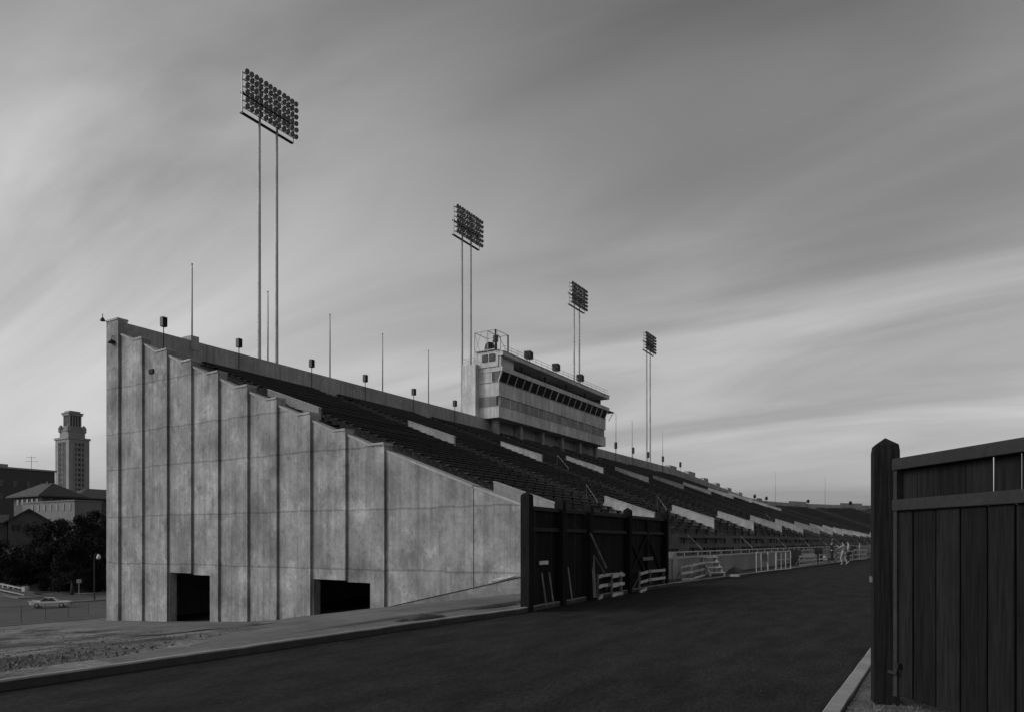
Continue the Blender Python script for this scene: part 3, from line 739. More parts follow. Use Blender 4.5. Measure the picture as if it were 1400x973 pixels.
# loudspeakers along the roof edge
for i, (px, lab) in enumerate(((722.5, 'next to the camera platform'), (760, 'at the middle of the roof'), (793, 'towards the far end of the roof'))):
    y = 34.35 / math.tan(YAW - math.atan((px - 700) / FPX)); r = empty('roof_loudspeaker', (X1 + .25, y, 18.78), R(12))
    tag(r, 'dark box loudspeaker on the press box roof edge, ' + lab, 'loudspeaker', 'loudspeakers on the press box roof')
    MB().box(-.3, .35, -.42, .42, .35, .98).build('cabinet', MT['dark'], r, world=False)
    MB().box(.352, .37, -.36, .36, .4, .93).build('grille', MT['black'], r, world=False)
    for s in (-.3, .3): MB().tube([(0, s, 0), (0, s, .35)], .03, 6).build('leg', MT['steel'], r, world=False)
# far end lamp bracket and small eave
MB().box(X1 - .4, X1 + .4, Y1 + .3, Y1 + 1.7, 17.02, 17.1).build('end_canopy', MT['dark'], PB)
MB().tube([(X1 + .3, Y1 + 1.5, 17.02), (X1 + .3, Y1 + .2, 15.9)], .04, 6).build('canopy_strut', MT['steel'], PB)
mb = MB().box(X1 - .9, X1 - .1, Y1 - .249, Y1 - .2, 13.97, 14.7); mb.build('window', MT['glass'], PB)

# ------------------------------------------------------------------ floodlight towers
LX = -39.0
lampmesh = (lambda m: m.mesh('floodlight', [MT['lamp'], MT['lens'], MT['dark']], smooth=True))(
    MB().lathe([(0, -.3), (.05, -.29), (.09, -.22), (.135, -.08), (.15, 0)], 12, 0, 'x').lathe([(.15, 0), (.165, .05), (.165, .06)], 12, 2, 'x').lathe([(.158, .03), (0, .045)], 12, 1, 'x'))
TH = 33.0
def light_tower():
    r = empty('floodlight_tower', (LX, 33.2, zg(LX))); b = zg(LX); H = TH - b
    for y in (-.72, .72):
        pl = MB().tube([(0, y, 0), (0, y, H * .5), (0, y, H - .3)], [.16, .12, .085], 10).build('pole', MT['pole'], r, smooth=True, world=False)
        mb = MB()
        for k in range(40): z = 15 + k * .45; mb.tube([(-.16, y + .0, z), (.16, y, z)], .012, 4)
        o_ = mb.build('climbing_rungs', MT['pole'], pl, world=False); o_['kind'] = 'stuff'
    zb = H - 2.8
    MB().box(-.16, .08, -2.15, 2.15, zb - .06, zb - .01).build('catwalk', MT['dark'], r, world=False)
    MB().box(-.15, .05, -2.1, 2.1, zb + 1.25, zb + 1.35).build('catwalk', MT['dark'], r, world=False)
    for k in range(6):
        z = zb + .25 + k * .45
        MB().tube([(.12, -2.15, z), (.12, 2.15, z)], .03, 5).build('cross_bar', MT['dark'], r, world=False)
    for y in (-.72, .72):
        MB().box(-.02, .08, y - .07, y + .07, zb - .1, zb + 2.6).build('upright', MT['dark'], r, world=False)
    for y in (-2.1, 2.1):
        MB().box(.02, .08, y - .03, y + .03, zb - .1, zb + 2.6).build('upright', MT['steel'], r, world=False)
    for k in range(6):
        for c in range(12):
            g = (0, .0)[c % 2]
            y = -2.02 + c * .36 + (.05 if c >= 4 else 0) + (.05 if c >= 8 else 0)
            put('floodlight', lampmesh, r, (.42 + random.uniform(-.02, .02), y, zb + .25 + k * .45), (0, R(24) + random.uniform(-.06, .06), random.uniform(-.14, .14)))
    return r
lt = light_tower()
LYS = [LX * -1 * q for q in (.845, 1.4388, 2.041, 2.668)]
labs = ['tall twin pole floodlight tower rising behind the stand between the flagpoles near the end wall',
        'tall twin pole floodlight tower rising just beside the press box stair shaft',
        'tall twin pole floodlight tower rising behind the far half of the press box',
        'twin pole floodlight tower beyond the press box, the last of the row']
for i, y in enumerate(LYS):
    o = lt if i == 0 else copy_tree(lt); o.location.y = y; o.location.z = zg(LX) - (.85, .3, .1, 0)[i]; tag(o, labs[i], 'floodlight tower', 'floodlight towers behind the stand')

# ------------------------------------------------------------------ flagpoles and pole loudspeakers along the rear parapet
def u_at(px, d):
    a = math.atan((px - 700) / FPX) - YAW; lo, hi = 21.0, UE
    for _ in range(50):
        m = (lo + hi) / 2; p = path(m, d)
        if math.atan2(p.x, p.y) < a: lo = m
        else: hi = m
    return lo
def flagpole(u, h, label, group):
    p = P3(u, DB + .45, 0, 0); r = empty('flagpole', (p.x, p.y, zp(u) - .3)); tag(r, label, 'flagpole', group)
    MB().tube([(0, 0, -.6), (0, 0, h * .6), (0, 0, h + .3)], [.05, .042, .026], 8).build('pole', MT['pole'], r, world=False, smooth=True)
    MB().lathe([(0, -.06), (.05, -.03), (.06, 0), (.05, .03), (0, .06)], 8, c=(0, 0, h + .34)).build('ball', MT['steel'], r, world=False, smooth=True)
    MB().tube([(.07, 0, .4), (.06, 0, h + .2)], .006, 4).build('halyard', MT['steel'], r, world=False)
ORD = ['first', 'second', 'third', 'fourth', 'fifth', 'sixth', 'seventh']
for q, u in enumerate((25.6, 30.9, 36.2, 41.6, 47.2)): flagpole(u, 4.4, 'bare flagpole on the rear parapet, %s flagpole from the concrete end wall' % ORD[q], 'flagpoles before the press box')
for q, u in enumerate((86, 91.5, 103.5)): flagpole(u, 5.0, 'bare flagpole on the rear parapet, %s one beyond the press box' % ORD[q], 'flagpoles beyond the press box')
for n_, u in enumerate([u_at(q, DB + .45) for q in (1060, 1128, 1191, 1250)]): flagpole(u, 6.6, 'bare flagpole on the curved far parapet, %s one counted from the straight stand' % ORD[n_], 'flagpoles at the curved end')
def pole_speaker(u, label, group, w=.27, h=.5, lift=.55, round_=False):
    p = P3(u, DB - .12, 0, 0); a = 0 if u <= YC else -(u - YC) / RF
    r = empty('pole_loudspeaker', (p.x, p.y, zp(u) - 1.2), a); tag(r, label, 'loudspeaker', group)
    MB().tube([(0, 0, .1), (0, 0, 1.2 + lift - h * .5)], .025, 6).build('pole', MT['dark'], r, world=False)
    if round_:
        MB().lathe([(0, -.25), (.3, -.2), (.45, .1), (.4, .2), (0, .2)], 12, 0, 'x', c=(.1, 0, 1.2 + lift)).build('horn', MT['dark'], r, world=False, smooth=True)
    else:
        MB().box(-.12, .14, -w / 2, w / 2, 1.2 + lift - h / 2, 1.2 + lift + h / 2).build('cabinet', MT['dark'], r, world=False)
        MB().box(.142, .155, -w / 2 + .03, w / 2 - .03, 1.2 + lift - h / 2 + .03, 1.2 + lift + h / 2 - .03).build('grille', MT['black'], r, world=False)
for q, u in enumerate((23.5, 28.3, 34.0, 39.1, 44.6, 50.1)): pole_speaker(u, 'dark box loudspeaker on a thin pole, %s along the parapet from the end wall' % ORD[q], 'pole loudspeakers before the press box')
for q, u in enumerate((84.6, 90.4, 96, 102, 110)): pole_speaker(u, 'narrow dark loudspeaker on a pole, %s one beyond the press box' % ORD[q], 'pole loudspeakers beyond the press box', .3, .8, .9)
for n_, u in enumerate([u_at(q, DB - .12) for q in (1031, 1047, 1104, 1162, 1222)]): pole_speaker(u, 'dark round loudspeaker above the curved far parapet, %s from the straight stand' % ORD[n_], 'round loudspeakers at the curved end', round_=True)

# ------------------------------------------------------------------ dark board fence beside the track
FA, FB = Vector((-9.15, 15.8, .06)), Vector((-9.62, 27.4, .06)); FD = (FB - FA); FL = FD.length; FD.normalize(); FNRM = Vector((FD.y, -FD.x, 0))   # towards the track
fence = empty('board_fence', (FA + FB) / 2, math.atan2(-FD.x, FD.y)); tag(fence, 'tall dark board fence with posts along the left edge of the track', 'fence')
def fpx(px):  # distance along fence (from FA) seen at a picture column
    a = math.atan((px - 700) / FPX) - YAW; lo, hi = -2, FL + 3
    for _ in range(40):
        m = (lo + hi) / 2; p = FA + FD * m
        if math.atan2(p.x, p.y) < a: lo = m
        else: hi = m
    return lo
posts = [fpx(719), fpx(765), fpx(803), fpx(857), fpx(908)]
def post_mesh(w, h, name, mat):
    mb = MB(); q = w / 2; v = [(x * q, y * q, z) for z in (-.3, h - .12) for x, y in ((-1, -1), (1, -1), (1, 1), (-1, 1))] + [(x * q * .92, y * q * .95, h - .05) for x, y in ((-1, -1), (1, -1), (1, 1), (-1, 1))] + [(0, 0, h + .035)]
    return mb.add(v, [(0, 1, 2, 3)] + [(a + k, a + (k + 1) % 4, a + 4 + (k + 1) % 4, a + 4 + k) for a in (0, 4) for k in range(4)] + [(8 + k, 8 + (k + 1) % 4, 12) for k in range(4)]).mesh(name, MT[mat])
pm = post_mesh(.24, 2.86, 'post', 'gate'); C0 = FL / 2
for i, s in enumerate(posts): put('post', pm, fence, (.03, s - C0, (.06, .0, -.04, -.04, -.02)[i]))
pk = [MB().box(-.015, .015, -wd / 2, wd / 2, 0, 1).mesh('plank', MT['fence']) for wd in (.185, .19, .178)]
s = posts[0] + .1
while s < posts[4] - .05:
    put('plank', random.choice(pk), fence, (-.07 + random.uniform(-.006, .006), s - C0, .02 + random.uniform(0, .03)), (random.uniform(-.004, .004), 0, random.uniform(-.03, .03)), (1, 1, 2.5 + random.uniform(-.01, .01))); s += .2
for a, b in zip(posts, posts[1:]):
    MB().box(-.02, .06, a - C0 + .13, b - C0 - .13, 2.50, 2.6).build('top_rail', MT['rail_wood'], fence, world=False)
    MB().box(-.02, .05, a - C0 + .13, b - C0 - .13, 1.96, 2.06).build('mid_rail', MT['rail_wood'], fence, world=False)
    MB().box(-.05, .0, a - C0 + .13, b - C0 - .13, .0, .14).build('bottom_rail', MT['fence'], fence, world=False)
# crossed braces on the last bay (a pair of leaves)
a, b = posts[3] + .15, posts[4] - .15; mdl = (a + b) / 2
for q0, q1, z0, z1 in ((a, mdl - .05, 1.9, .5), (mdl - .05, a, 1.9, .5), (mdl + .1, b, 1.9, .4)):
    MB().bar((.0 + (.03 if q0 > q1 else 0), q0 - C0, z0), (.0 + (.03 if q0 > q1 else 0), q1 - C0, z1), .1, .03, up=(1, 0, 0)).build('brace', MT['fence'], fence, world=False)
MB().box(-.02, .06, mdl - C0 - .07, mdl - C0 + .07, .2, 2.5).build('stile', MT['gate'], fence, world=False)
MB().box(.06, .1, mdl - C0 - .65, mdl - C0 + .45, 1.02, 1.14).build('bolt_bar', MT['timber'], fence, world=False)
s = fpx(743) - C0
r = MB().box(.0, .02, s - .26, s + .26, 1.09, 1.19).build('plate', MT['signpaint'], fence, world=False)
def fpt(s, off, z): p = FA + FD * s + FNRM * off; return Vector((p.x, p.y, z))
# leaning timbers
def timber(name, a, b, w, label, mat='timber'):
    o = MB().bar(a, b, w, w * .55).build(name, MT[mat], center=True); return tag(o, label, 'timber')
timber('leaning_timber', fpt(fpx(801), .12, 2.0), fpt(fpx(815), .32, .95), .08, 'thin timber leaning from the middle fence post down to the white barricade')
timber('leaning_timber', fpt(fpx(806), .10, 1.35), fpt(fpx(800.5), .3, .1), .09, 'short slightly bent timber propped against the fence boards', 'timber')
timber('leaning_timber', fpt(fpx(808), .10, 1.3), fpt(fpx(818), .22, .75), .06, 'thin stick crossing behind the leaning fence timber', 'timber')
for px, top, lab in ((736, .95, 'thin stake leaning on the fence below the small plate, close to the first post'), (746, .95, 'thin stake leaning on the fence right of the small plate'), (772, 1.05, 'thin pale tipped stake leaning beside the second fence post')):
    s = fpx(px); timber('stake', fpt(s, .10, top), fpt(s - .1, .28, .1), .04, lab)

# ------------------------------------------------------------------ big gate on the right
GP = Vector((-.60, 8.66, .05)); GDv = Vector((.648, -.762, 0)).normalized(); GA = math.atan2(GDv.y, GDv.x)
gpost = bpy.data.objects.new('gate_post', post_mesh(.245, 2.77, 'gate_post', 'gate')); COL.objects.link(gpost); gpost.location = GP; gpost.rotation_euler.z = R(12)
tag(gpost, 'thick dark square post with a pointed top carrying the open gate', 'gate post')
gate = empty('gate', GP + GDv * .2, GA); tag(gate, 'open dark board gate leaf with two rails hinged on the thick post', 'gate')
gl = 3.4                                              # local +x along the leaf, -y side faces the picture
for nm, z0, z1, y0, y1 in (('top_rail', 2.44, 2.56, -.06, .03), ('mid_rail', 2.02, 2.135, -.06, .03), ('bottom_rail', .18, .32, .062, .1)):
    o = MB().box(-.02, gl, y0, y1, z0, z1).build(nm, MT['rail_wood'], gate, world=False)
    bv = o.modifiers.new('edge', 'BEVEL'); bv.width = .008; bv.segments = 2
MB().box(-.02, .035, -.04, .03, .1, 2.438).build('stile', MT['rail_wood'], gate, world=False)
def gpx(px):
    a = math.atan((px - 700) / FPX) - YAW; o = GP + GDv * .2; tn = math.tan(a)
    return (tn * o.y - o.x) / (GDv.x - tn * GDv.y)
bnd = [.0] + [gpx(q) for q in (1250.5, 1282, 1316, 1353.5, 1392)]
while bnd[-1] < gl - .2: bnd.append(bnd[-1] + random.uniform(.2, .22))
for i, (x, x2) in enumerate(zip(bnd, bnd[1:])):
    wd = x2 - x
    gap = (.019, .003, .003, .018, .020, .006, .02)[i % 7]
    o = MB().box(x, x + wd - gap, .035, .047, 2.136, 2.45).build('upper_board', MT['gate'], gate, world=False)
    o.rotation_euler = (0, random.uniform(-.003, .003), 0)
    o = MB().box(x, x + wd - .02, -.015 + random.uniform(-.004, .004), .015, .1 + random.uniform(0, .02), 2.018).build('board', MT['gate'], gate, world=False)
    o.rotation_euler = (0, 0, random.uniform(-.004, .004))
    bv = o.modifiers.new('edge', 'BEVEL'); bv.width = .004; bv.segments = 1
    MB().box(x + wd - .07, x + wd + .05, .025, .045, .1, 2.018).build('batten', MT['fence'], gate, world=False)
for z in (.35,):
    h = MB().box(-.06, .07, -.075, -.061, z - .015, z + .015).build('hinge', MT['dark'], gate, world=False)
MB().box(.04, .09, -.07, -.03, .40, .45).build('latch', MT['black'], gate, world=False)
gl2 = MB().box(-.145, -.128, -.06, .04, 1.27, 1.33).build('plate', MT['timber'], gpost, world=False)

# ------------------------------------------------------------------ white barricades, steps and frames beside the track
def barricade(p0, p1, h, label, group='white barricades beside the track', mat='white', nr=3):
    p0, p1 = Vector(p0), Vector(p1); d = p1 - p0; ln = d.length; r = empty('barricade', p0, math.atan2(d.y, d.x)); tag(r, label, 'barricade', group)
    for xq in (.05, ln - .05):
        MB().box(xq - .03, xq + .03, -.03, .03, 0, h).build('post', MT['timber'], r, world=False)
        MB().bar((xq, -.0, h * .75), (xq, .3, 0), .05, .03).build('strut', MT['timber'], r, world=False)
    for k in range(nr):
        z = h * (.12 + .82 * k / (nr - 1)); tl = random.uniform(-.02, .02)
        MB().bar((0, -.045, z - tl - .04), (ln, -.045, z + tl - .04), .022, .1).build('rail', MT[mat], r, world=False)
    return r
def g(px, py): p = gp(px, py, .06); return Vector((p.x * .95, p.y * .95, .0)) if px < 912 else gp(px, py, .11)
barricade(g(817, 813), g(834, 803), .78, 'white three rail barricade set at an angle below the leaning timber')
barricade(g(818, 810), g(850, 806.5), .78, 'white three rail barricade behind the angled one, against the fence boards')
barricade(g(836, 809), g(866, 801), .72, 'white three rail barricade in front of the fence next to the cross braced bay')
barricade(g(874, 804), g(888, 798.5), .74, 'short white barricade turned aside in front of the cross braced bay')
barricade(g(888, 799), g(908, 796.5), .74, 'white three rail barricade touching the last fence post')
barricade(g(931, 793), g(947, 791.5), .68, 'worn barricade beside the front wall, first beyond the fence', 'worn barricades by the front wall', 'oldwhite')
barricade(g(948, 791), g(963, 786.5), .72, 'worn barricade leaning towards the wooden steps', 'worn barricades by the front wall', 'oldwhite')
barricade(g(990, 779), g(999, 777), .78, 'narrow worn barricade just past the wooden steps', 'worn barricades by the front wall', 'oldwhite')
# wooden steps against the front wall
sA = gp(958, 786, .1); sB = gp(986, 789, .1); d = (sB - sA); stp = empty('wooden_steps', sA, math.atan2(d.y, d.x)); tag(stp, 'portable wooden steps of four treads by the front wall', 'steps')
sl_ = max(1.1, d.length)
for k in range(4):
    MB().box(.02 + k * .27, .34 + k * .27, -.05, .75, .88 - k * .24, .93 - k * .24).build('tread', MT['white'], stp, world=False)
for y in (-.02, .68):
    MB().bar((.05, y, .92), (1.15, y, .0), .04, .16).build('stringer', MT['white'], stp, world=False)
    MB().box(.05, .11, y - .02, y + .02, 0, .87).build('leg', MT['timber'], stp, world=False)
# white pipe frame
fA, fB = gp(1034, 781.5, .1), gp(1081, 777, .1); d = fB - fA; ln = d.length
fr = empty('pipe_frame', fA, math.atan2(d.y, d.x)); tag(fr, 'white upright frame of thin bars standing beside the track', 'frame')
for k in range(9):
    xq = ln * (0, .13, .3, .32, .53, .56, .7, .84, 1)[k]; MB().tube([(xq, 0, 0), (xq, 0, 1.08)], .022, 6).build('bar', MT['white'], fr, world=False)
for z in (.02, 1.08): MB().tube([(0, 0, z), (ln, 0, z)], .022, 6).build('rail', MT['white'], fr, world=False)
MB().tube([(ln * .53, 0, .6), (ln, 0, .6)], .02, 6).build('rail', MT['white'], fr, world=False)
MB().box(ln * .14, ln * .31, .05, .08, .55, 1.0).build('board', MT['timber'], fr, world=False)
# rubble and box
def crate(px, py, w, dpt, h, label, mat, rz):
    p = gp(px, py, .1); r = empty('crate', p, rz); tag(r, label, 'crate')
    for z in [h * k / 4 for k in range(4)]:
        MB().box(-w / 2, w / 2, -dpt / 2, -dpt / 2 + .02, z + .01, z + h / 4 - .015).build('slat', MT[mat], r, world=False)
        MB().box(w / 2 - .02, w / 2, -dpt / 2 + .021, dpt / 2, z + .01, z + h / 4 - .015).build('slat', MT[mat], r, world=False)
        MB().box(-w / 2, -w / 2 + .02, -dpt / 2 + .021, dpt / 2, z + .01, z + h / 4 - .015).build('slat', MT[mat], r, world=False)
    MB().box(-w / 2 + .03, w / 2 - .03, -dpt / 2 + .03, dpt / 2 - .03, .0, h - .04).build('content', MT['dark'], r, world=False)
crate(1088, 772, .7, .9, 1.1, 'tall dark slatted crate beside the white pipe frame', 'dark', .1)
crate(1104, 770, 1.0, .6, .8, 'grey slatted crate between the two dark crates', 'timber', .1)
crate(1119, 767, .6, .9, 1.15, 'tall dark slatted crate beside the people', 'dark', .2)
tag(heap(1006, 784, .45, .3, .3, 0, 'rubble_heap', 'darkdirt'), 'small dark heap of rubble past the wooden steps', 'heap')
o = MB().box(-.2, .2, -.15, .15, 0, .1).build('paving_block', MT['oldwhite'], world=False); o.location = gp(1005, 787.5, .1); tag(o, 'single pale block lying near the kerb', 'block')
barricade(gp(1093, 773, .1), gp(1116, 770.5, .1), .72, 'worn barricade in front of the grey slatted crate', 'far barricades', 'oldwhite')
barricade(gp(1144, 768, .1), gp(1152, 767, .1), .85, 'pale barricade close behind the walking person', 'far barricades', 'white')
barricade(gp(1168, 765.2, .1), gp(1184, 763.6, .1), 1.0, 'bright barricade beside the track past the people', 'far barricades', 'white')
barricade(gp(1120, 769, .1), gp(1131, 768, .1), .7, 'worn barricade beside the white cone', 'far barricades', 'oldwhite')
barricade(gp(1156, 766.5, .1), gp(1166, 765.2, .1), .9, 'worn barricade between the people and the bright barricade', 'far barricades', 'oldwhite')
crate(1146, 766.5, .5, .5, .6, 'small grey slatted crate at the feet of the people', 'timber', .4)
crate(1163, 764.4, 1.0, .6, 1.3, 'tall dark slatted crate past the people, before the thin white post', 'dark', .1)
o = MB().tube([Vector(gp(1175, 764.5, .1)), Vector(gp(1175, 764.5, .1)) + Vector((0, 0, 1.5))], .03, 6).build('marker_post', MT['white'], center=True, world=True); tag(o, 'thin white post behind the bright barricade', 'post')
o = MB().lathe([(0, .5), (.05, .49), (.2, .08), (.26, .04), (.26, 0), (0, 0)], 10).build('white_cone', MT['white'], world=False, smooth=True); o.location = gp(1127, 765.5, .1); tag(o, 'white cone standing next to the people', 'cone')

# ------------------------------------------------------------------ people
def skin_body(name, verts, edges_, rads, mat, parent, root=0, sub=1):
    me = bpy.data.meshes.new(name); me.from_pydata(verts, edges_, []); me.materials.append(mat)
    o = bpy.data.objects.new(name, me); COL.objects.link(o); o.parent = parent
    sk = o.modifiers.new('skin', 'SKIN'); sk.use_smooth_shade = True
    for i, rr in enumerate(rads): me.skin_vertices[0].data[i].radius = rr if isinstance(rr, tuple) else (rr, rr)
    me.skin_vertices[0].data[root].use_root = True
    sd_ = o.modifiers.new('sub', 'SUBSURF'); sd_.levels = sub; sd_.render_levels = sub
    return o
def person(loc, rz, H, arms, legs, top, bot, label):
    """local +y is forward; arms/legs: joint positions for each side in units of metres"""
    r = empty('person', loc, rz); tag(r, label, 'person'); k = H / 1.75
    V, E, RR = [], [], []
    def av(p, rad, link=None):
        V.append(tuple(q * k for q in p)); RR.append(tuple(q * k for q in rad) if isinstance(rad, tuple) else rad * k)
        if link is not None: E.append((link, len(V) - 1))
        return len(V) - 1
    pel = av((0, 0, .93), (.15, .11)); waist = av((0, .0, 1.08), (.135, .1), pel); ch = av((0, -.01, 1.28), (.165, .115), waist); nk0 = av((0, -.01, 1.43), .09, ch); nk = av((0, .0, 1.50), .052, nk0)
    chin = av((0, .03, 1.56), .075, nk); hd = av((0, .025, 1.65), (.085, .095), chin); av((0, .015, 1.72), (.07, .08), hd)
    for sgn, (el, wr) in zip((-1, 1), arms):
        sh = av((sgn * .17, -.01, 1.40), .065, nk0); e = av(el, .043, sh); wv = av(wr, .032, e)
        dv = (Vector(wr) - Vector(el)).normalized(); side = dv.cross(Vector((0, 1, 0)) if abs(dv.y) < .9 else Vector((1, 0, 0))).normalized()
        pa = Vector(wr) + dv * .08; pi = av(pa, (.036, .026), wv)
        for j, (off, ln) in enumerate(((-.03, .075), (-.01, .085), (.01, .08), (.03, .06))):
            f1 = av(pa + dv * .045 + side * off, .009, pi); av(pa + dv * (.045 + ln * .7) + side * off + Vector((0, .015, 0)), .007, f1)
        th = av(Vector(wr) + dv * .045 - side * .045, .010, wv); av(Vector(wr) + dv * .09 - side * .06, .008, th)
    for sgn, (kn, an) in zip((-1, 1), legs):
        hp = av((sgn * .09, 0, .86), .088, pel); kk = av(kn, .058, hp); aa = av(an, .04, kk); hl = av((an[0], an[1] - .02, an[2] - .05), .04, aa); av((an[0], an[1] + .17, max(.03, an[2] - .06)), .033, hl)
    body = skin_body('body', V, E, RR, MT['skin'], r)
    # clothing: shirt and trousers as slightly larger skins
    cv, ce, cr = [], [], []
    def cvx(p, rad, link=None):
        cv.append(tuple(q * k for q in p)); cr.append(tuple(q * k for q in rad) if isinstance(rad, tuple) else rad * k)
        if link is not None: ce.append((link, len(cv) - 1))
        return len(cv) - 1
    a = cvx((0, 0, .92), (.172, .135)); b = cvx((0, 0, 1.08), (.16, .125), a); c = cvx((0, -.01, 1.28), (.19, .14), b); d_ = cvx((0, -.01, 1.43), .105, c)
    for sgn, (el, wr) in zip((-1, 1), arms):
        s1 = cvx((sgn * .175, -.01, 1.395), .082, d_); e = cvx(el, .058, s1); m = Vector(el).lerp(Vector(wr), .8); cvx(m, .046, e)
    skin_body('shirt', cv, ce, cr, MT[top], r)
    cv, ce, cr = [], [], []
    a = cvx((0, 0, .97), (.16, .125)); 
    for sgn, (kn, an) in zip((-1, 1), legs):
        hp = cvx((sgn * .092, 0, .85), .108, a); kk = cvx(kn, .08, hp); cvx((an[0], an[1], an[2] + .02), .07, kk)
    skin_body('trousers', cv, ce, cr, MT[bot], r)
    mb = MB().lathe([(0, .115), (.06, .1), (.095, .05), (.1, 0), (.085, -.05)], 12, c=(0, 0, 1.68)); o = mb.build('hair', MT['hair'], r, smooth=True, world=False); o.scale = (k * .95, k * 1.02, k)
    o = MB().lathe([(0, .04), (.014, 0), (0, -.02)], 6, c=(0, .125, 1.64)).build('nose', MT['skin'], r, world=False); o.scale = (k, k, k)
    for sgn in (-1, 1):
        o = MB().lathe([(0, .012), (.012, 0), (0, -.012)], 6, c=(sgn * .032, .115, 1.665)).build('eye', MT['dark'], r, world=False); o.scale = (k, k, k)
        o = MB().lathe([(0, .035), (.014, 0), (0, -.03)], 6, c=(sgn * .088, .02, 1.645)).build('ear', MT['skin'], r, world=False); o.scale = (k, k, k)
    return r
person(gp(1153, 771, .0), R(60), 1.78, [((-.30, .12, 1.24), (-.28, .30, 1.40)), ((.27, -.08, 1.14), (.30, .06, .90))], [((-.11, .13, .48), (-.11, .02, .09)), ((.1, -.05, .48), (.1, -.25, .12))], 'cloth_w', 'cloth_w', 'person in pale clothes walking on the track with one forearm raised')
person(gp(1160, 768.5, .1), R(100), 1.7, [((-.27, .02, 1.12), (-.2, .2, 1.0)), ((.27, .05, 1.13), (.2, .22, .98))], [((-.1, .03, .48), (-.1, 0, .09)), ((.1, .06, .48), (.11, .0, .09))], 'cloth_w', 'cloth_d', 'person in a pale shirt and dark trousers standing behind the walking person')
person(gp(1137, 768, .1), R(-70), 1.74, [((-.33, .05, 1.52), (-.30, .12, 1.76)), ((.28, .08, 1.16), (.22, .28, 1.05))], [((-.1, .03, .48), (-.1, 0, .09)), ((.1, .03, .48), (.11, -.03, .09))], 'cloth_d', 'cloth_d', 'person in dark clothes standing by the kerb with one arm raised')

# ------------------------------------------------------------------ street side at the far left: road, pavement, fence, car
def ribbon(name, pts, wdt, lift, mat, h=0):
    pts = [Vector(p) for p in pts]; v = []; f = []
    for i, p in enumerate(pts):
        d = (pts[min(i + 1, len(pts) - 1)] - pts[max(0, i - 1)]); d.z = 0; d.normalize(); s = Vector((d.y, -d.x, 0))
        for sg, hh in ((-1, -.3), (-1, h), (1, h), (1, -.3)): q = p + s * (sg * wdt / 2); v.append((q.x, q.y, zg(q.x) + lift + hh))
    for i in range(len(pts) - 1):
        for k in range(3): f.append((i * 4 + k, i * 4 + k + 1, i * 4 + 5 + k, i * 4 + 4 + k))
    return struct(MB().add(v, f).build(name, MT[mat]))
rd = sheet([-108, -100, -92, -85, -78, -70, -60, -52, -48], [-60, -20, 10, 30, 60, 100, 160, 260], lambda x, y: zg(x) + .03); struct(rd.build('street', MT['asphalt'], fix=False))
ka = [hit(-40, 797.5), hit(0, 806), hit(25, 812), hit(45, 817.5)]
def dense(ps, n=6): return [ps[i].lerp(ps[i + 1], k / n) for i in range(len(ps) - 1) for k in range(n)] + [ps[-1]]
ribbon('street_pavement', dense(ka), 3.4, .12, 'walk')
kb2 = [hit(88, 823.5), hit(110, 822.5), hit(130, 821), hit(152, 819), hit(200, 815)]
ribbon('street_kerb', dense(kb2), 1.5, .16, 'walk')
# low balustrade on the far pavement
def balustrade():
    a, b = at(-30, 106, z=0), at(34, 100, z=0); a.z, b.z = zg(a.x) + .1, zg(b.x) + .1; d = b - a; ln = d.length
    r = empty('balustrade', a, math.atan2(d.y, d.x)); tag(r, 'low pale concrete balustrade beside the street', 'balustrade')
    MB().bar((0, 0, 1.05), (ln, 0, 1.05 + d.z), .3, .16).build('top_rail', MT['conc'], r, world=False)
    MB().bar((0, 0, .2), (ln, 0, .2 + d.z), .25, .12).build('bottom_rail', MT['conc'], r, world=False)
    n = 9
    for i in range(n + 1): MB().box(ln * i / n - .14, ln * i / n + .14, -.13, .13, 0, 1.0 + d.z * i / n).build('baluster', MT['conc'], r, world=False)
    MB().box(ln - .3, ln + .5, -.3, .3, -.3, 1.35 + d.z).build('end_pier', MT['conc'], r, world=False)
balustrade()
# chain link fence
def chain_fence():
    bases = [hit(-8, 854), hit(29, 851), hit(62, 847.5), hit(93, 844), hit(121, 841)]
    r = empty('chain_link_fence', bases[2]); tag(r, 'chain link fence with thin posts at the edge of the street', 'fence'); H = 1.25
    for p in bases: MB().tube([p + Vector((0, 0, -.3)), p + Vector((0, 0, H + .05))], .03, 6).build('post', MT['timber'], r)
    MB().tube([p + Vector((0, 0, H)) for p in bases], .018, 5).build('top_rail', MT['timber'], r)
    mb = MB()
    for a, b in zip(bases, bases[1:]):
        ln = (b - a).length; n = int(ln / .14); m = int(H / .14)
        for k in range(-m, n):
            for sg in (1, -1):
                s0, s1 = k / n, (k + m) / n; z0, z1 = (0.03, H) if sg > 0 else (H, .03)
                if s0 < 0: z0 += (z1 - z0) * (-s0) / (s1 - s0); s0 = 0
                if s1 > 1: z1 -= (z1 - z0) * (s1 - 1) / (s1 - s0); s1 = 1
                mb.bar(a.lerp(b, s0) + Vector((0, 0, z0)), a.lerp(b, s1) + Vector((0, 0, z1)), .006, .006)
    mb.build('wire_mesh', MT['timber'], r, fix=False)
chain_fence()
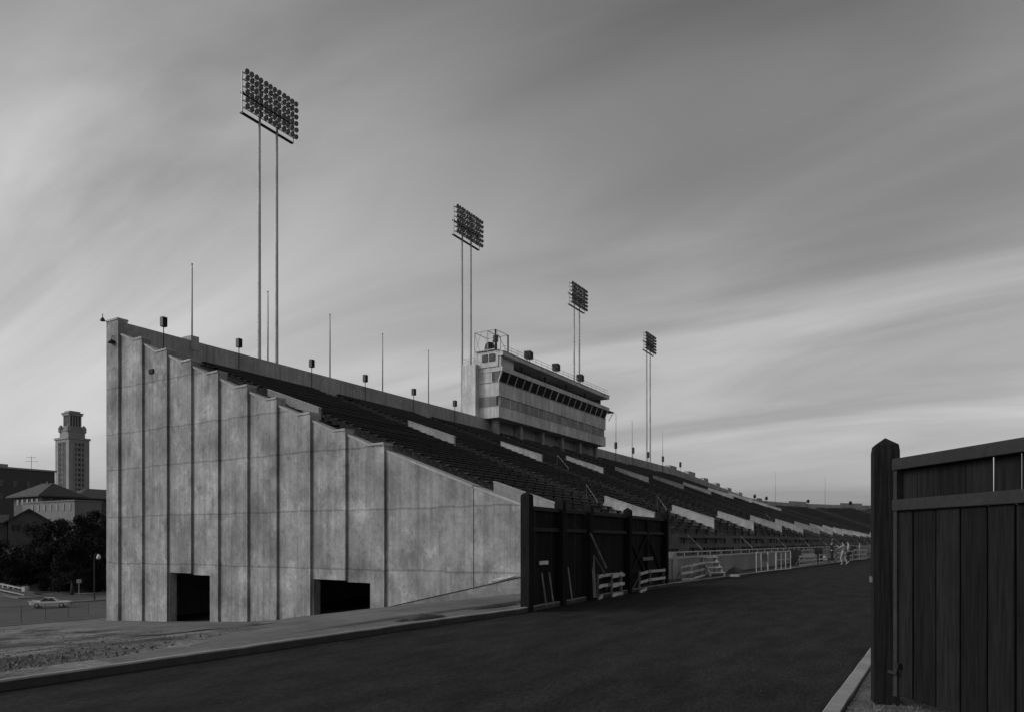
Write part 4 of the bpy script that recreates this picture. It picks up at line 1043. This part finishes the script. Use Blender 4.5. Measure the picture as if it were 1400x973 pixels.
# street lamp globe and sign
p = at(129, 92, z=0); p.z = zg(p.x); r = empty('street_lamp', p); tag(r, 'street lamp with a small pale globe in front of the trees', 'street lamp')
MB().tube([(0, 0, 0), (0, 0, 5.2), (.3, .1, 5.6), (.6, .2, 5.45)], [.09, .06, .04, .04], 8).build('post', MT['dark'], r, world=False)
gz = CAMZ + (HZ - 760) * 92 / FPX - p.z
for o in r.children: o.scale.z = (gz + .35) / 5.5
MB().lathe([(0, .3), (.12, .28), (.2, .1), (.26, -.1), (.22, -.3), (0, -.36)], 12, c=(.62, .2, gz)).build('globe', MT['signpaint'], r, world=False, smooth=True)
p = hit(108, 815); r = empty('street_sign', p); tag(r, 'small sign on a thin post beyond the street', 'sign')
MB().tube([(0, 0, 0), (0, 0, 2.4)], .05, 6).build('post', MT['pole'], r, world=False)
MB().box(-.3, .3, -.02, .02, 1.9, 2.4).build('panel', MT['pole'], r, world=False); r.rotation_euler.z = YAW + .5
# parked car
def car():
    c = hit(70, 830.5); vd = Vector((c.x, c.y, 0)).normalized(); right = Vector((-vd.y, vd.x, 0)) * -1
    right = Vector((vd.y, -vd.x, 0)); d = (right * math.cos(R(16)) - vd * math.sin(R(16)))
    r = empty('parked_car', c + Vector((0, 0, .03)), math.atan2(d.y, d.x)); tag(r, 'pale finned saloon car on the street behind the chain link fence', 'car'); r.scale = (.76, .76, .8)
    Lc = 5.2; Wc = .93
    st_ = [(-2.6, .42, .80, .80), (-2.5, .33, .92, .86), (-1.9, .28, .98, .92), (-1.0, .26, .96, .93), (0, .25, .95, .93), (1.0, .26, .95, .93), (1.8, .28, .95, .92), (2.4, .32, .90, .90), (2.6, .40, .80, .84)]
    v = []; f = []; n = 10
    for x, zb_, zt, wd in st_:
        prof = [(-wd * .9, zb_), (-wd, zb_ + .12), (-wd, zt - .22), (-wd * .97, zt - .05), (-wd * .82, zt), (wd * .82, zt), (wd * .97, zt - .05), (wd, zt - .22), (wd, zb_ + .12), (wd * .9, zb_)]
        v += [(x, y, z) for y, z in prof]
    for i in range(len(st_) - 1):
        for k in range(n): f.append((i * n + k, i * n + (k + 1) % n, (i + 1) * n + (k + 1) % n, (i + 1) * n + k))
    f += [tuple(range(n)), tuple(reversed(range((len(st_) - 1) * n, len(st_) * n)))]
    MB().add(v, f).build('body', MT['carpaint'], r, world=False, smooth=False)
    cab = [(-1.25, .78, .955), (-.75, .62, 1.40), (.35, .62, 1.43), (.95, .76, .955)]
    MB().add([(x, s * wd, z) for x, wd, z in cab for s in (-1, 1)], [(0, 2, 3, 1), (4, 6, 7, 5), (0, 4, 2), (0, 6, 4), (1, 3, 5), (1, 5, 7)] + [(2, 4, 5, 3)]).build('window_glass', MT['glass'], r, world=False, fix=False)
    MB().box(-.8, .42, -.64, .64, 1.41, 1.47).build('roof', MT['carpaint'], r, world=False)
    for s in (-1, 1):
        for a, b in (((-1.25, .79, .95), (-.78, .63, 1.42)), ((.95, .77, .95), (.38, .63, 1.43)), ((-.2, .70, .95), (-.2, .63, 1.42))):
            MB().bar((a[0], a[1] * s, a[2]), (b[0], b[1] * s, b[2]), .06, .06).build('pillar', MT['carpaint'], r, world=False)
        MB().add([(-2.7, s * .8, .9), (-1.5, s * .84, .96), (-2.72, s * .82, 1.12), (-2.7, s * .9, .9), (-1.5, s * .9, .96), (-2.72, s * .86, 1.12)], [(0, 1, 2), (5, 4, 3), (0, 3, 4, 1), (1, 4, 5, 2), (2, 5, 3, 0)]).build('fin', MT['carpaint'], r, world=False)
        for x in (-1.6, 1.6):
            wh = MB().lathe([(.2, -.1), (.34, -.1), (.36, 0), (.34, .1), (.2, .1)], 16, 0, 'y', c=(x, s * .86, .36)).build('wheel', MT['black'], r, world=False, smooth=True)
            MB().lathe([(0, s * .115), (.12, s * .11), (.2, s * .1)], 12, 0, 'y', c=(x, s * .86, .36)).build('hubcap', MT['chrome'], wh, world=False, smooth=True)
        MB().lathe([(0, .04), (.09, .02), (.1, 0)], 10, 0, 'x', c=(2.6, s * .62, .7)).build('headlight', MT['signpaint'], r, world=False)
        MB().box(-2.2, 2.3, s * .935 - .012, s * .935 + .012, .70, .74).build('trim', MT['chrome'], r, world=False)
    MB().box(2.6, 2.7, -.9, .9, .42, .56).build('bumper', MT['chrome'], r, world=False); MB().box(-2.72, -2.6, -.88, .88, .42, .56).build('bumper', MT['chrome'], r, world=False)
    MB().box(2.6, 2.625, -.48, .48, .58, .78).build('grille', MT['dark'], r, world=False)
car()

# ------------------------------------------------------------------ trees across the street
def tree(px, t, ytop, wpx, label, seed, nl=12000, name='oak_tree', cat='tree', group='trees across the street'):
    rng = random.Random(seed); p = at(px, t, z=0); p.z = zg(p.x); H = CAMZ + (HZ - ytop) * t / FPX - p.z; Wd = wpx * t / FPX / 2
    r = empty(name, p); tag(r, label, cat, group)
    mb = MB(); th = H * .28; mb.tube([(0, 0, -.3), (.1, .05, th * .5), (.05, .1, th), (.2, 0, H * .6)], [.32, .25, .2, .1], 8)
    clumps = []
    for k in range(20):
        a = rng.uniform(0, 6.28); rr = rng.uniform(.25, 1) * Wd; zc = H * rng.uniform(.16, .9); rr *= 1 - .5 * max(0, (zc - th) / (H - th) - .5)
        c = Vector((rr * math.cos(a), rr * math.sin(a), zc)); clumps.append((c, rng.uniform(.32, .52) * Wd))
        mb.tube([(.08, .08, th * rng.uniform(.6, 1)), c * .5 + Vector((0, 0, th * .4)), c], [.1, .07, .02], 5)
    clumps.append((Vector((0, 0, H - .25 * Wd)), .3 * Wd))
    mb.build('trunk', MT['bark'], r, smooth=True, world=False)
    mb = MB(); per = nl // len(clumps)
    for c, cr in clumps:
        for i in range(per):
            d = Vector((rng.gauss(0, 1), rng.gauss(0, 1), rng.gauss(0, .75))); d.normalize(); q = c + d * cr * (rng.random() ** .4) * rng.uniform(.8, 1.12)
            s = rng.uniform(.09, .2); u = Vector((rng.gauss(0, 1), rng.gauss(0, 1), rng.gauss(0, 1))).normalized(); w_ = u.orthogonal().normalized()
            mb.add([q - u * s, q - w_ * s * .55, q + u * s, q + w_ * s * .55], [(0, 1, 2, 3)])
    mb.build('crown', MT['leaf'], r, fix=False, world=False)
for i, a in enumerate(((-22, 118, 742, 60), (12, 108, 757, 44), (36, 116, 748, 46), (62, 112, 722, 50), (84, 118, 708, 52), (108, 112, 704, 54), (130, 118, 697, 50), (156, 114, 700, 50), (98, 104, 738, 46), (66, 128, 712, 46))):
    tree(*a, ['low dark tree beside the pale balustrade, left of the gabled house', 'small low dark tree right behind the balustrade, below the house windows', 'low dark tree between the gabled house and the parked car', 'dark tree covering the right side of the gabled house', 'dark tree in front of the white walled building with small windows', 'tall dark tree below the corner of the white walled building', 'tall dark tree beside the end wall, behind the globe lamp', 'tall dark tree partly hidden by the end wall', 'low dark tree in front of the taller ones, above the parked car', 'dark tree standing behind the others beside the gabled house'][i], 50 + i)

for i, (px, t, y, wp) in enumerate(((4, 116, 778, 44), (30, 114, 780, 40), (55, 114, 776, 40), (78, 110, 780, 40), (100, 112, 774, 42), (122, 110, 778, 40), (146, 112, 776, 44))):
    tree(px, t, y, wp, 'low dark shrub under the trees across the street, %s one from the end wall' % ORD[6 - i], 90 + i, 6000, 'shrub', 'shrub', 'shrubs under the trees')
# ------------------------------------------------------------------ houses and campus buildings behind the trees
def windows(parent, face, c0, c1, zs_, w, h, n, mat='glass', frame=None):
    """windows set along a wall: face 's' (y fixed) or 'e' (x fixed)"""
    o0 = root_loc(parent)
    for z in zs_:
        for i in range(n):
            q = c0 + (c1 - c0) * (i + .5) / n
            mb = MB()
            if face[0] == 's': mb.box(q - w / 2, q + w / 2, face[1] - .12, face[1] + .05, z, z + h)
            else: mb.box(face[1] - .05, face[1] + .12, q - w / 2, q + w / 2, z, z + h)
            mb.build('window', MT[mat], parent)
def hip(name, mat, x0, x1, y0, y1, z0, z1, parent, ov=.8, ridge=.3):
    x0, x1, y0, y1 = x0 - ov, x1 + ov, y0 - ov, y1 + ov; mx, my = (x0 + x1) / 2, (y0 + y1) / 2
    if x1 - x0 > y1 - y0: a, b = (x0 + (y1 - y0) * .45, my), (x1 - (y1 - y0) * .45, my)
    else: a, b = (mx, y0 + (x1 - x0) * .45), (mx, y1 - (x1 - x0) * .45)
    v = [(x0, y0, z0), (x1, y0, z0), (x1, y1, z0), (x0, y1, z0), (a[0], a[1], z1), (b[0], b[1], z1)] + [(x0, y0, z0 - .4), (x1, y0, z0 - .4), (x1, y1, z0 - .4), (x0, y1, z0 - .4)]
    f = [(0, 1, 5, 4), (1, 2, 5), (2, 3, 4, 5), (3, 0, 4), (6, 7, 1, 0), (7, 8, 2, 1), (8, 9, 3, 2), (9, 6, 0, 3), (9, 8, 7, 6)] if x1 - x0 > y1 - y0 else [(0, 1, 4), (1, 2, 5, 4), (2, 3, 5), (3, 0, 4, 5), (6, 7, 1, 0), (7, 8, 2, 1), (8, 9, 3, 2), (9, 6, 0, 3), (9, 8, 7, 6)]
    return MB().add(v, f).build(name, MT[mat], parent)
def zat(t, py): return CAMZ + (HZ - py) * t / FPX
# gabled house
c = at(40, 150, z=0); r = empty('gabled_house', (c.x, c.y, zg(c.x))); tag(r, 'old gabled house half hidden behind the low trees', 'house')
hd_ = YAW + R(32); ax = Vector((math.cos(hd_), math.sin(hd_), 0)); ay = Vector((-ax.y, ax.x, 0)); r.rotation_euler.z = hd_
h0 = r.location.z; ze, za = zat(150, 711) - h0, zat(150, 696) - h0; hw = 3.6
gb = MB().add([(-hw, 0, -3), (hw, 0, -3), (hw, 0, ze), (0, 0, za), (-hw, 0, ze), (-hw, 9, -3), (hw, 9, -3), (hw, 9, ze), (0, 9, za), (-hw, 9, ze)], [(0, 1, 2, 3, 4), (9, 8, 7, 6, 5), (1, 6, 7, 2), (0, 4, 9, 5)]).build('wall', MT['house'], r, world=False)
MB().add([(-hw - .9, -.7, ze - .45), (0, -.7, za + .25), (hw + .9, -.7, ze - .45), (-hw - .9, 9.5, ze - .45), (0, 9.5, za + .25), (hw + .9, 9.5, ze - .45)] + [(-hw - .9, -.7, ze - .75), (0, -.7, za - .05), (hw + .9, -.7, ze - .75), (-hw - .9, 9.5, ze - .75), (0, 9.5, za - .05), (hw + .9, 9.5, ze - .75)], [(0, 1, 4, 3), (1, 2, 5, 4), (6, 9, 10, 7), (7, 10, 11, 8), (0, 6, 7, 1), (1, 7, 8, 2), (3, 4, 10, 9), (4, 5, 11, 10), (0, 3, 9, 6), (2, 8, 11, 5)]).build('roof', MT['tile'], r, world=False)
for x, wd in ((-2.7, .62), (-1.85, .62), (.1, .75), (1.5, .7), (2.2, .6)):
    wv = MB().box(x - wd / 2, x + wd / 2, -.06, .02, ze - 2.3, ze - .85).build('window', MT['glass'], r, world=False)
    MB().box(x - wd / 2 - .08, x + wd / 2 + .08, -.12, -.0, ze - 2.42, ze - 2.305).build('sill', MT['stone'], wv, world=False)
MB().box(-9.5, -3.8, 1.5, 8.5, -3, ze - .4).build('side_wing', MT['house'], r, world=False)
MB().add([(-10, 1, ze - .5), (-3.61, 1, ze - .5), (-3.61, 9, ze - .5), (-10, 9, ze - .5), (-8, 5, ze + 1.3), (-3.61, 5, ze + 1.3)], [(0, 1, 5, 4), (2, 3, 4, 5), (3, 0, 4), (3, 2, 1, 0)]).build('roof', MT['tile'], r, world=False)
# hip roofed house behind
c = at(50, 215, z=0); r = empty('hip_roofed_house', (c.x, c.y, zg(c.x))); tag(r, 'house with a wide dark hip roof above the gabled house', 'house')
x0, x1, y0, y1 = c.x - 9, c.x + 7, c.y - 2, c.y + 9; zt = zat(215, 678)
MB().box(x0, x1, y0, y1, zg(c.x) - 4, zt).build('wall', MT['house'], r)
rf_ = hip('roof', 'tile', x0, x1, y0, y1, zt + .01, zat(218, 660), r, 1.6)
MB().box(c.x - .8, c.x + .2, c.y + 3, c.y + 4, zat(218, 664), zat(218, 658)).build('chimney', MT['brick_d'], rf_)
windows(r, ('s', y0), x0 + 1, x1 - 1, (zt - 2.6,), 1.1, 1.7, 5); windows(r, ('e', x1), y0 + 1, y1 - 1, (zt - 2.6,), 1.1, 1.7, 3)
# pale flat roofed building in front of it
c = at(102, 190, z=0); r = empty('pale_building', (c.x, c.y, zg(c.x))); tag(r, 'pale flat roofed building with a row of small dark windows', 'building')
zt = zat(190, 684)
MB().box(c.x - 27, c.x, c.y, c.y + 7, zg(c.x) - 6, zt).build('wall', MT['stone'], r)
windows(r, ('s', c.y), c.x - 23, c.x - .6, (zat(190, 696.5),), .95, 1.75, 7)
MB().box(c.x - 27.3, c.x + .3, c.y - .25, c.y + 7.3, zt + .002, zt + .3).build('cornice', MT['stone'], r)
# hall with a tiled roof
c = at(104, 240, z=0); r = empty('tiled_hall', (c.x, c.y, zg(c.x))); tag(r, 'dark walled hall with a low tiled roof below the tall tower', 'building')
zt = zat(240, 682)
MB().box(c.x - 16, c.x + .5, c.y, c.y + 50, zg(c.x) - 6, zt + .2).build('wall', MT['brick_d'], r)
hip('roof', 'tile', c.x - 17, c.x + .6, c.y, c.y + 50, zt + .62, zat(250, 667), r, .9)
windows(r, ('e', c.x + .5), c.y + 2, c.y + 48, (zt - 3.6,), 1.2, 2.0, 12)
# big brick building
c = at(75, 320, z=0); r = empty('brick_building', (c.x, c.y, zg(c.x))); tag(r, 'large flat roofed dark brick building left of the tall tower', 'building')
zt = zat(320, 645)
MB().box(c.x - 40, c.x, c.y - 60, c.y, zg(c.x) - 6, zt).build('wall', MT['brick_d'], r)
MB().box(c.x - 40.5, c.x + .6, c.y - 60.5, c.y + .6, zt, zt + .7).build('cornice', MT['stone_d'], r)
windows(r, ('e', c.x), c.y - 29, c.y - 3, (zt - 7.5,), 1.4, 2.6, 5); windows(r, ('e', c.x), c.y - 29, c.y - 3, (zt - 13,), 1.4, 2.6, 5)
MB().box(c.x - 30, c.x - 8, c.y - 55, c.y - 15, zt + .7, zt + 2.6).build('roof_house', MT['stone_d'], r)
p = at(43, 325, z=zt + .7); a_ = empty('roof_antenna', p); tag(a_, 'thin television antenna on the flat brick roof', 'antenna')
MB().tube([(0, 0, 0), (0, 0, 7)], .12, 5).build('mast', MT['pole'], a_, world=False)
for z, wv in ((6.4, 2.2), (4.6, 3.0)): MB().tube([(-wv * .855, -wv * .518, z), (wv * .855, wv * .518, z)], .08, 4).build('arm', MT['pole'], a_, world=False)
# the tall tower
T_ = 570.0; c = at(94, T_, z=0)                       # its south east corner
tw = empty('campus_tower', (c.x, c.y, zg(c.x))); tag(tw, 'tall pale stone tower with stepped top on the skyline', 'tower')
SX, SY = 20.0, 16.0; zs_ = zat(T_, 599)
def tbx(name, x0, x1, y0, y1, z0, z1, mat='stone_d', parent=tw): return MB().box(c.x + x0, c.x + x1, c.y + y0, c.y + y1, z0, z1).build(name, MT[mat], parent)
tbx('shaft', -SX, 0, 0, SY, zg(c.x) - 5, zs_)
tbx('cornice', -SX - .7, .7, -.7, SY + .7, zs_, zs_ + 1.6)
def cent(name, w_, z0, z1, mat='stone_d', d=None): return tbx(name, -SX / 2 - w_ / 2, -SX / 2 + w_ / 2, SY / 2 - w_ / 2, SY / 2 + w_ / 2, z0, z1, mat)
cent('belvedere', 13.0, zs_ + 1.6, zat(T_, 587)); cent('cornice', 13.8, zat(T_, 587), zat(T_, 585.5)); cent('belvedere', 11.2, zat(T_, 585.5), zat(T_, 580))
for sx, sy in ((-1, -1), (1, -1), (1, 1), (-1, 1)):
    px_, py_ = c.x - SX / 2 + sx * 5.8, c.y + SY / 2 + sy * 5.8
    MB().lathe([(2.0, zat(T_, 588)), (2.0, zat(T_, 582)), (1.4, zat(T_, 580)), (0, zat(T_, 577.5))], 8, c=(px_, py_, 0)).build('corner_urn', MT['stone_d'], tw)
core = cent('lantern', 7.4, zat(T_, 580), zat(T_, 564), 'dark')
for i in range(5):
    for j in range(5):
        if 0 < i < 4 and 0 < j < 4: continue
        x = -SX / 2 - 4.2 + i * 2.1; y = SY / 2 - 4.2 + j * 2.1
        MB().tube([(c.x + x, c.y + y, zat(T_, 580)), (c.x + x, c.y + y, zat(T_, 565))], .6, 8).build('column', MT['stone_d'], tw)
cent('entablature', 10.6, zat(T_, 565), zat(T_, 562.5)); cent('cap', 11.6, zat(T_, 562.5), zat(T_, 561)); cent('roof', 8.2, zat(T_, 561), zat(T_, 558.5))
zrow = [zs_ - 5 - 4.0 * k for k in range(17)]
windows(tw, ('e', c.x), c.y + 3.5, c.y + SY - 3.5, zrow, 1.5, 2.3, 3, 'dark'); windows(tw, ('s', c.y), c.x - SX + 4, c.x - 4, zrow, 1.4, 2.3, 3, 'dark')
for q in (4.4, 6.6, 9.4, 11.6): 
    MB().box(c.x - SX + q * 1.25 - .35, c.x - SX + q * 1.25 + .35, c.y - .5, c.y - .02, zg(c.x), zs_ - 2).build('pilaster', MT['stone'], tw)
    MB().box(c.x + .02, c.x + .5, c.y + q - .35, c.y + q + .35, zg(c.x), zs_ - 2).build('pilaster', MT['stone_d'], tw)
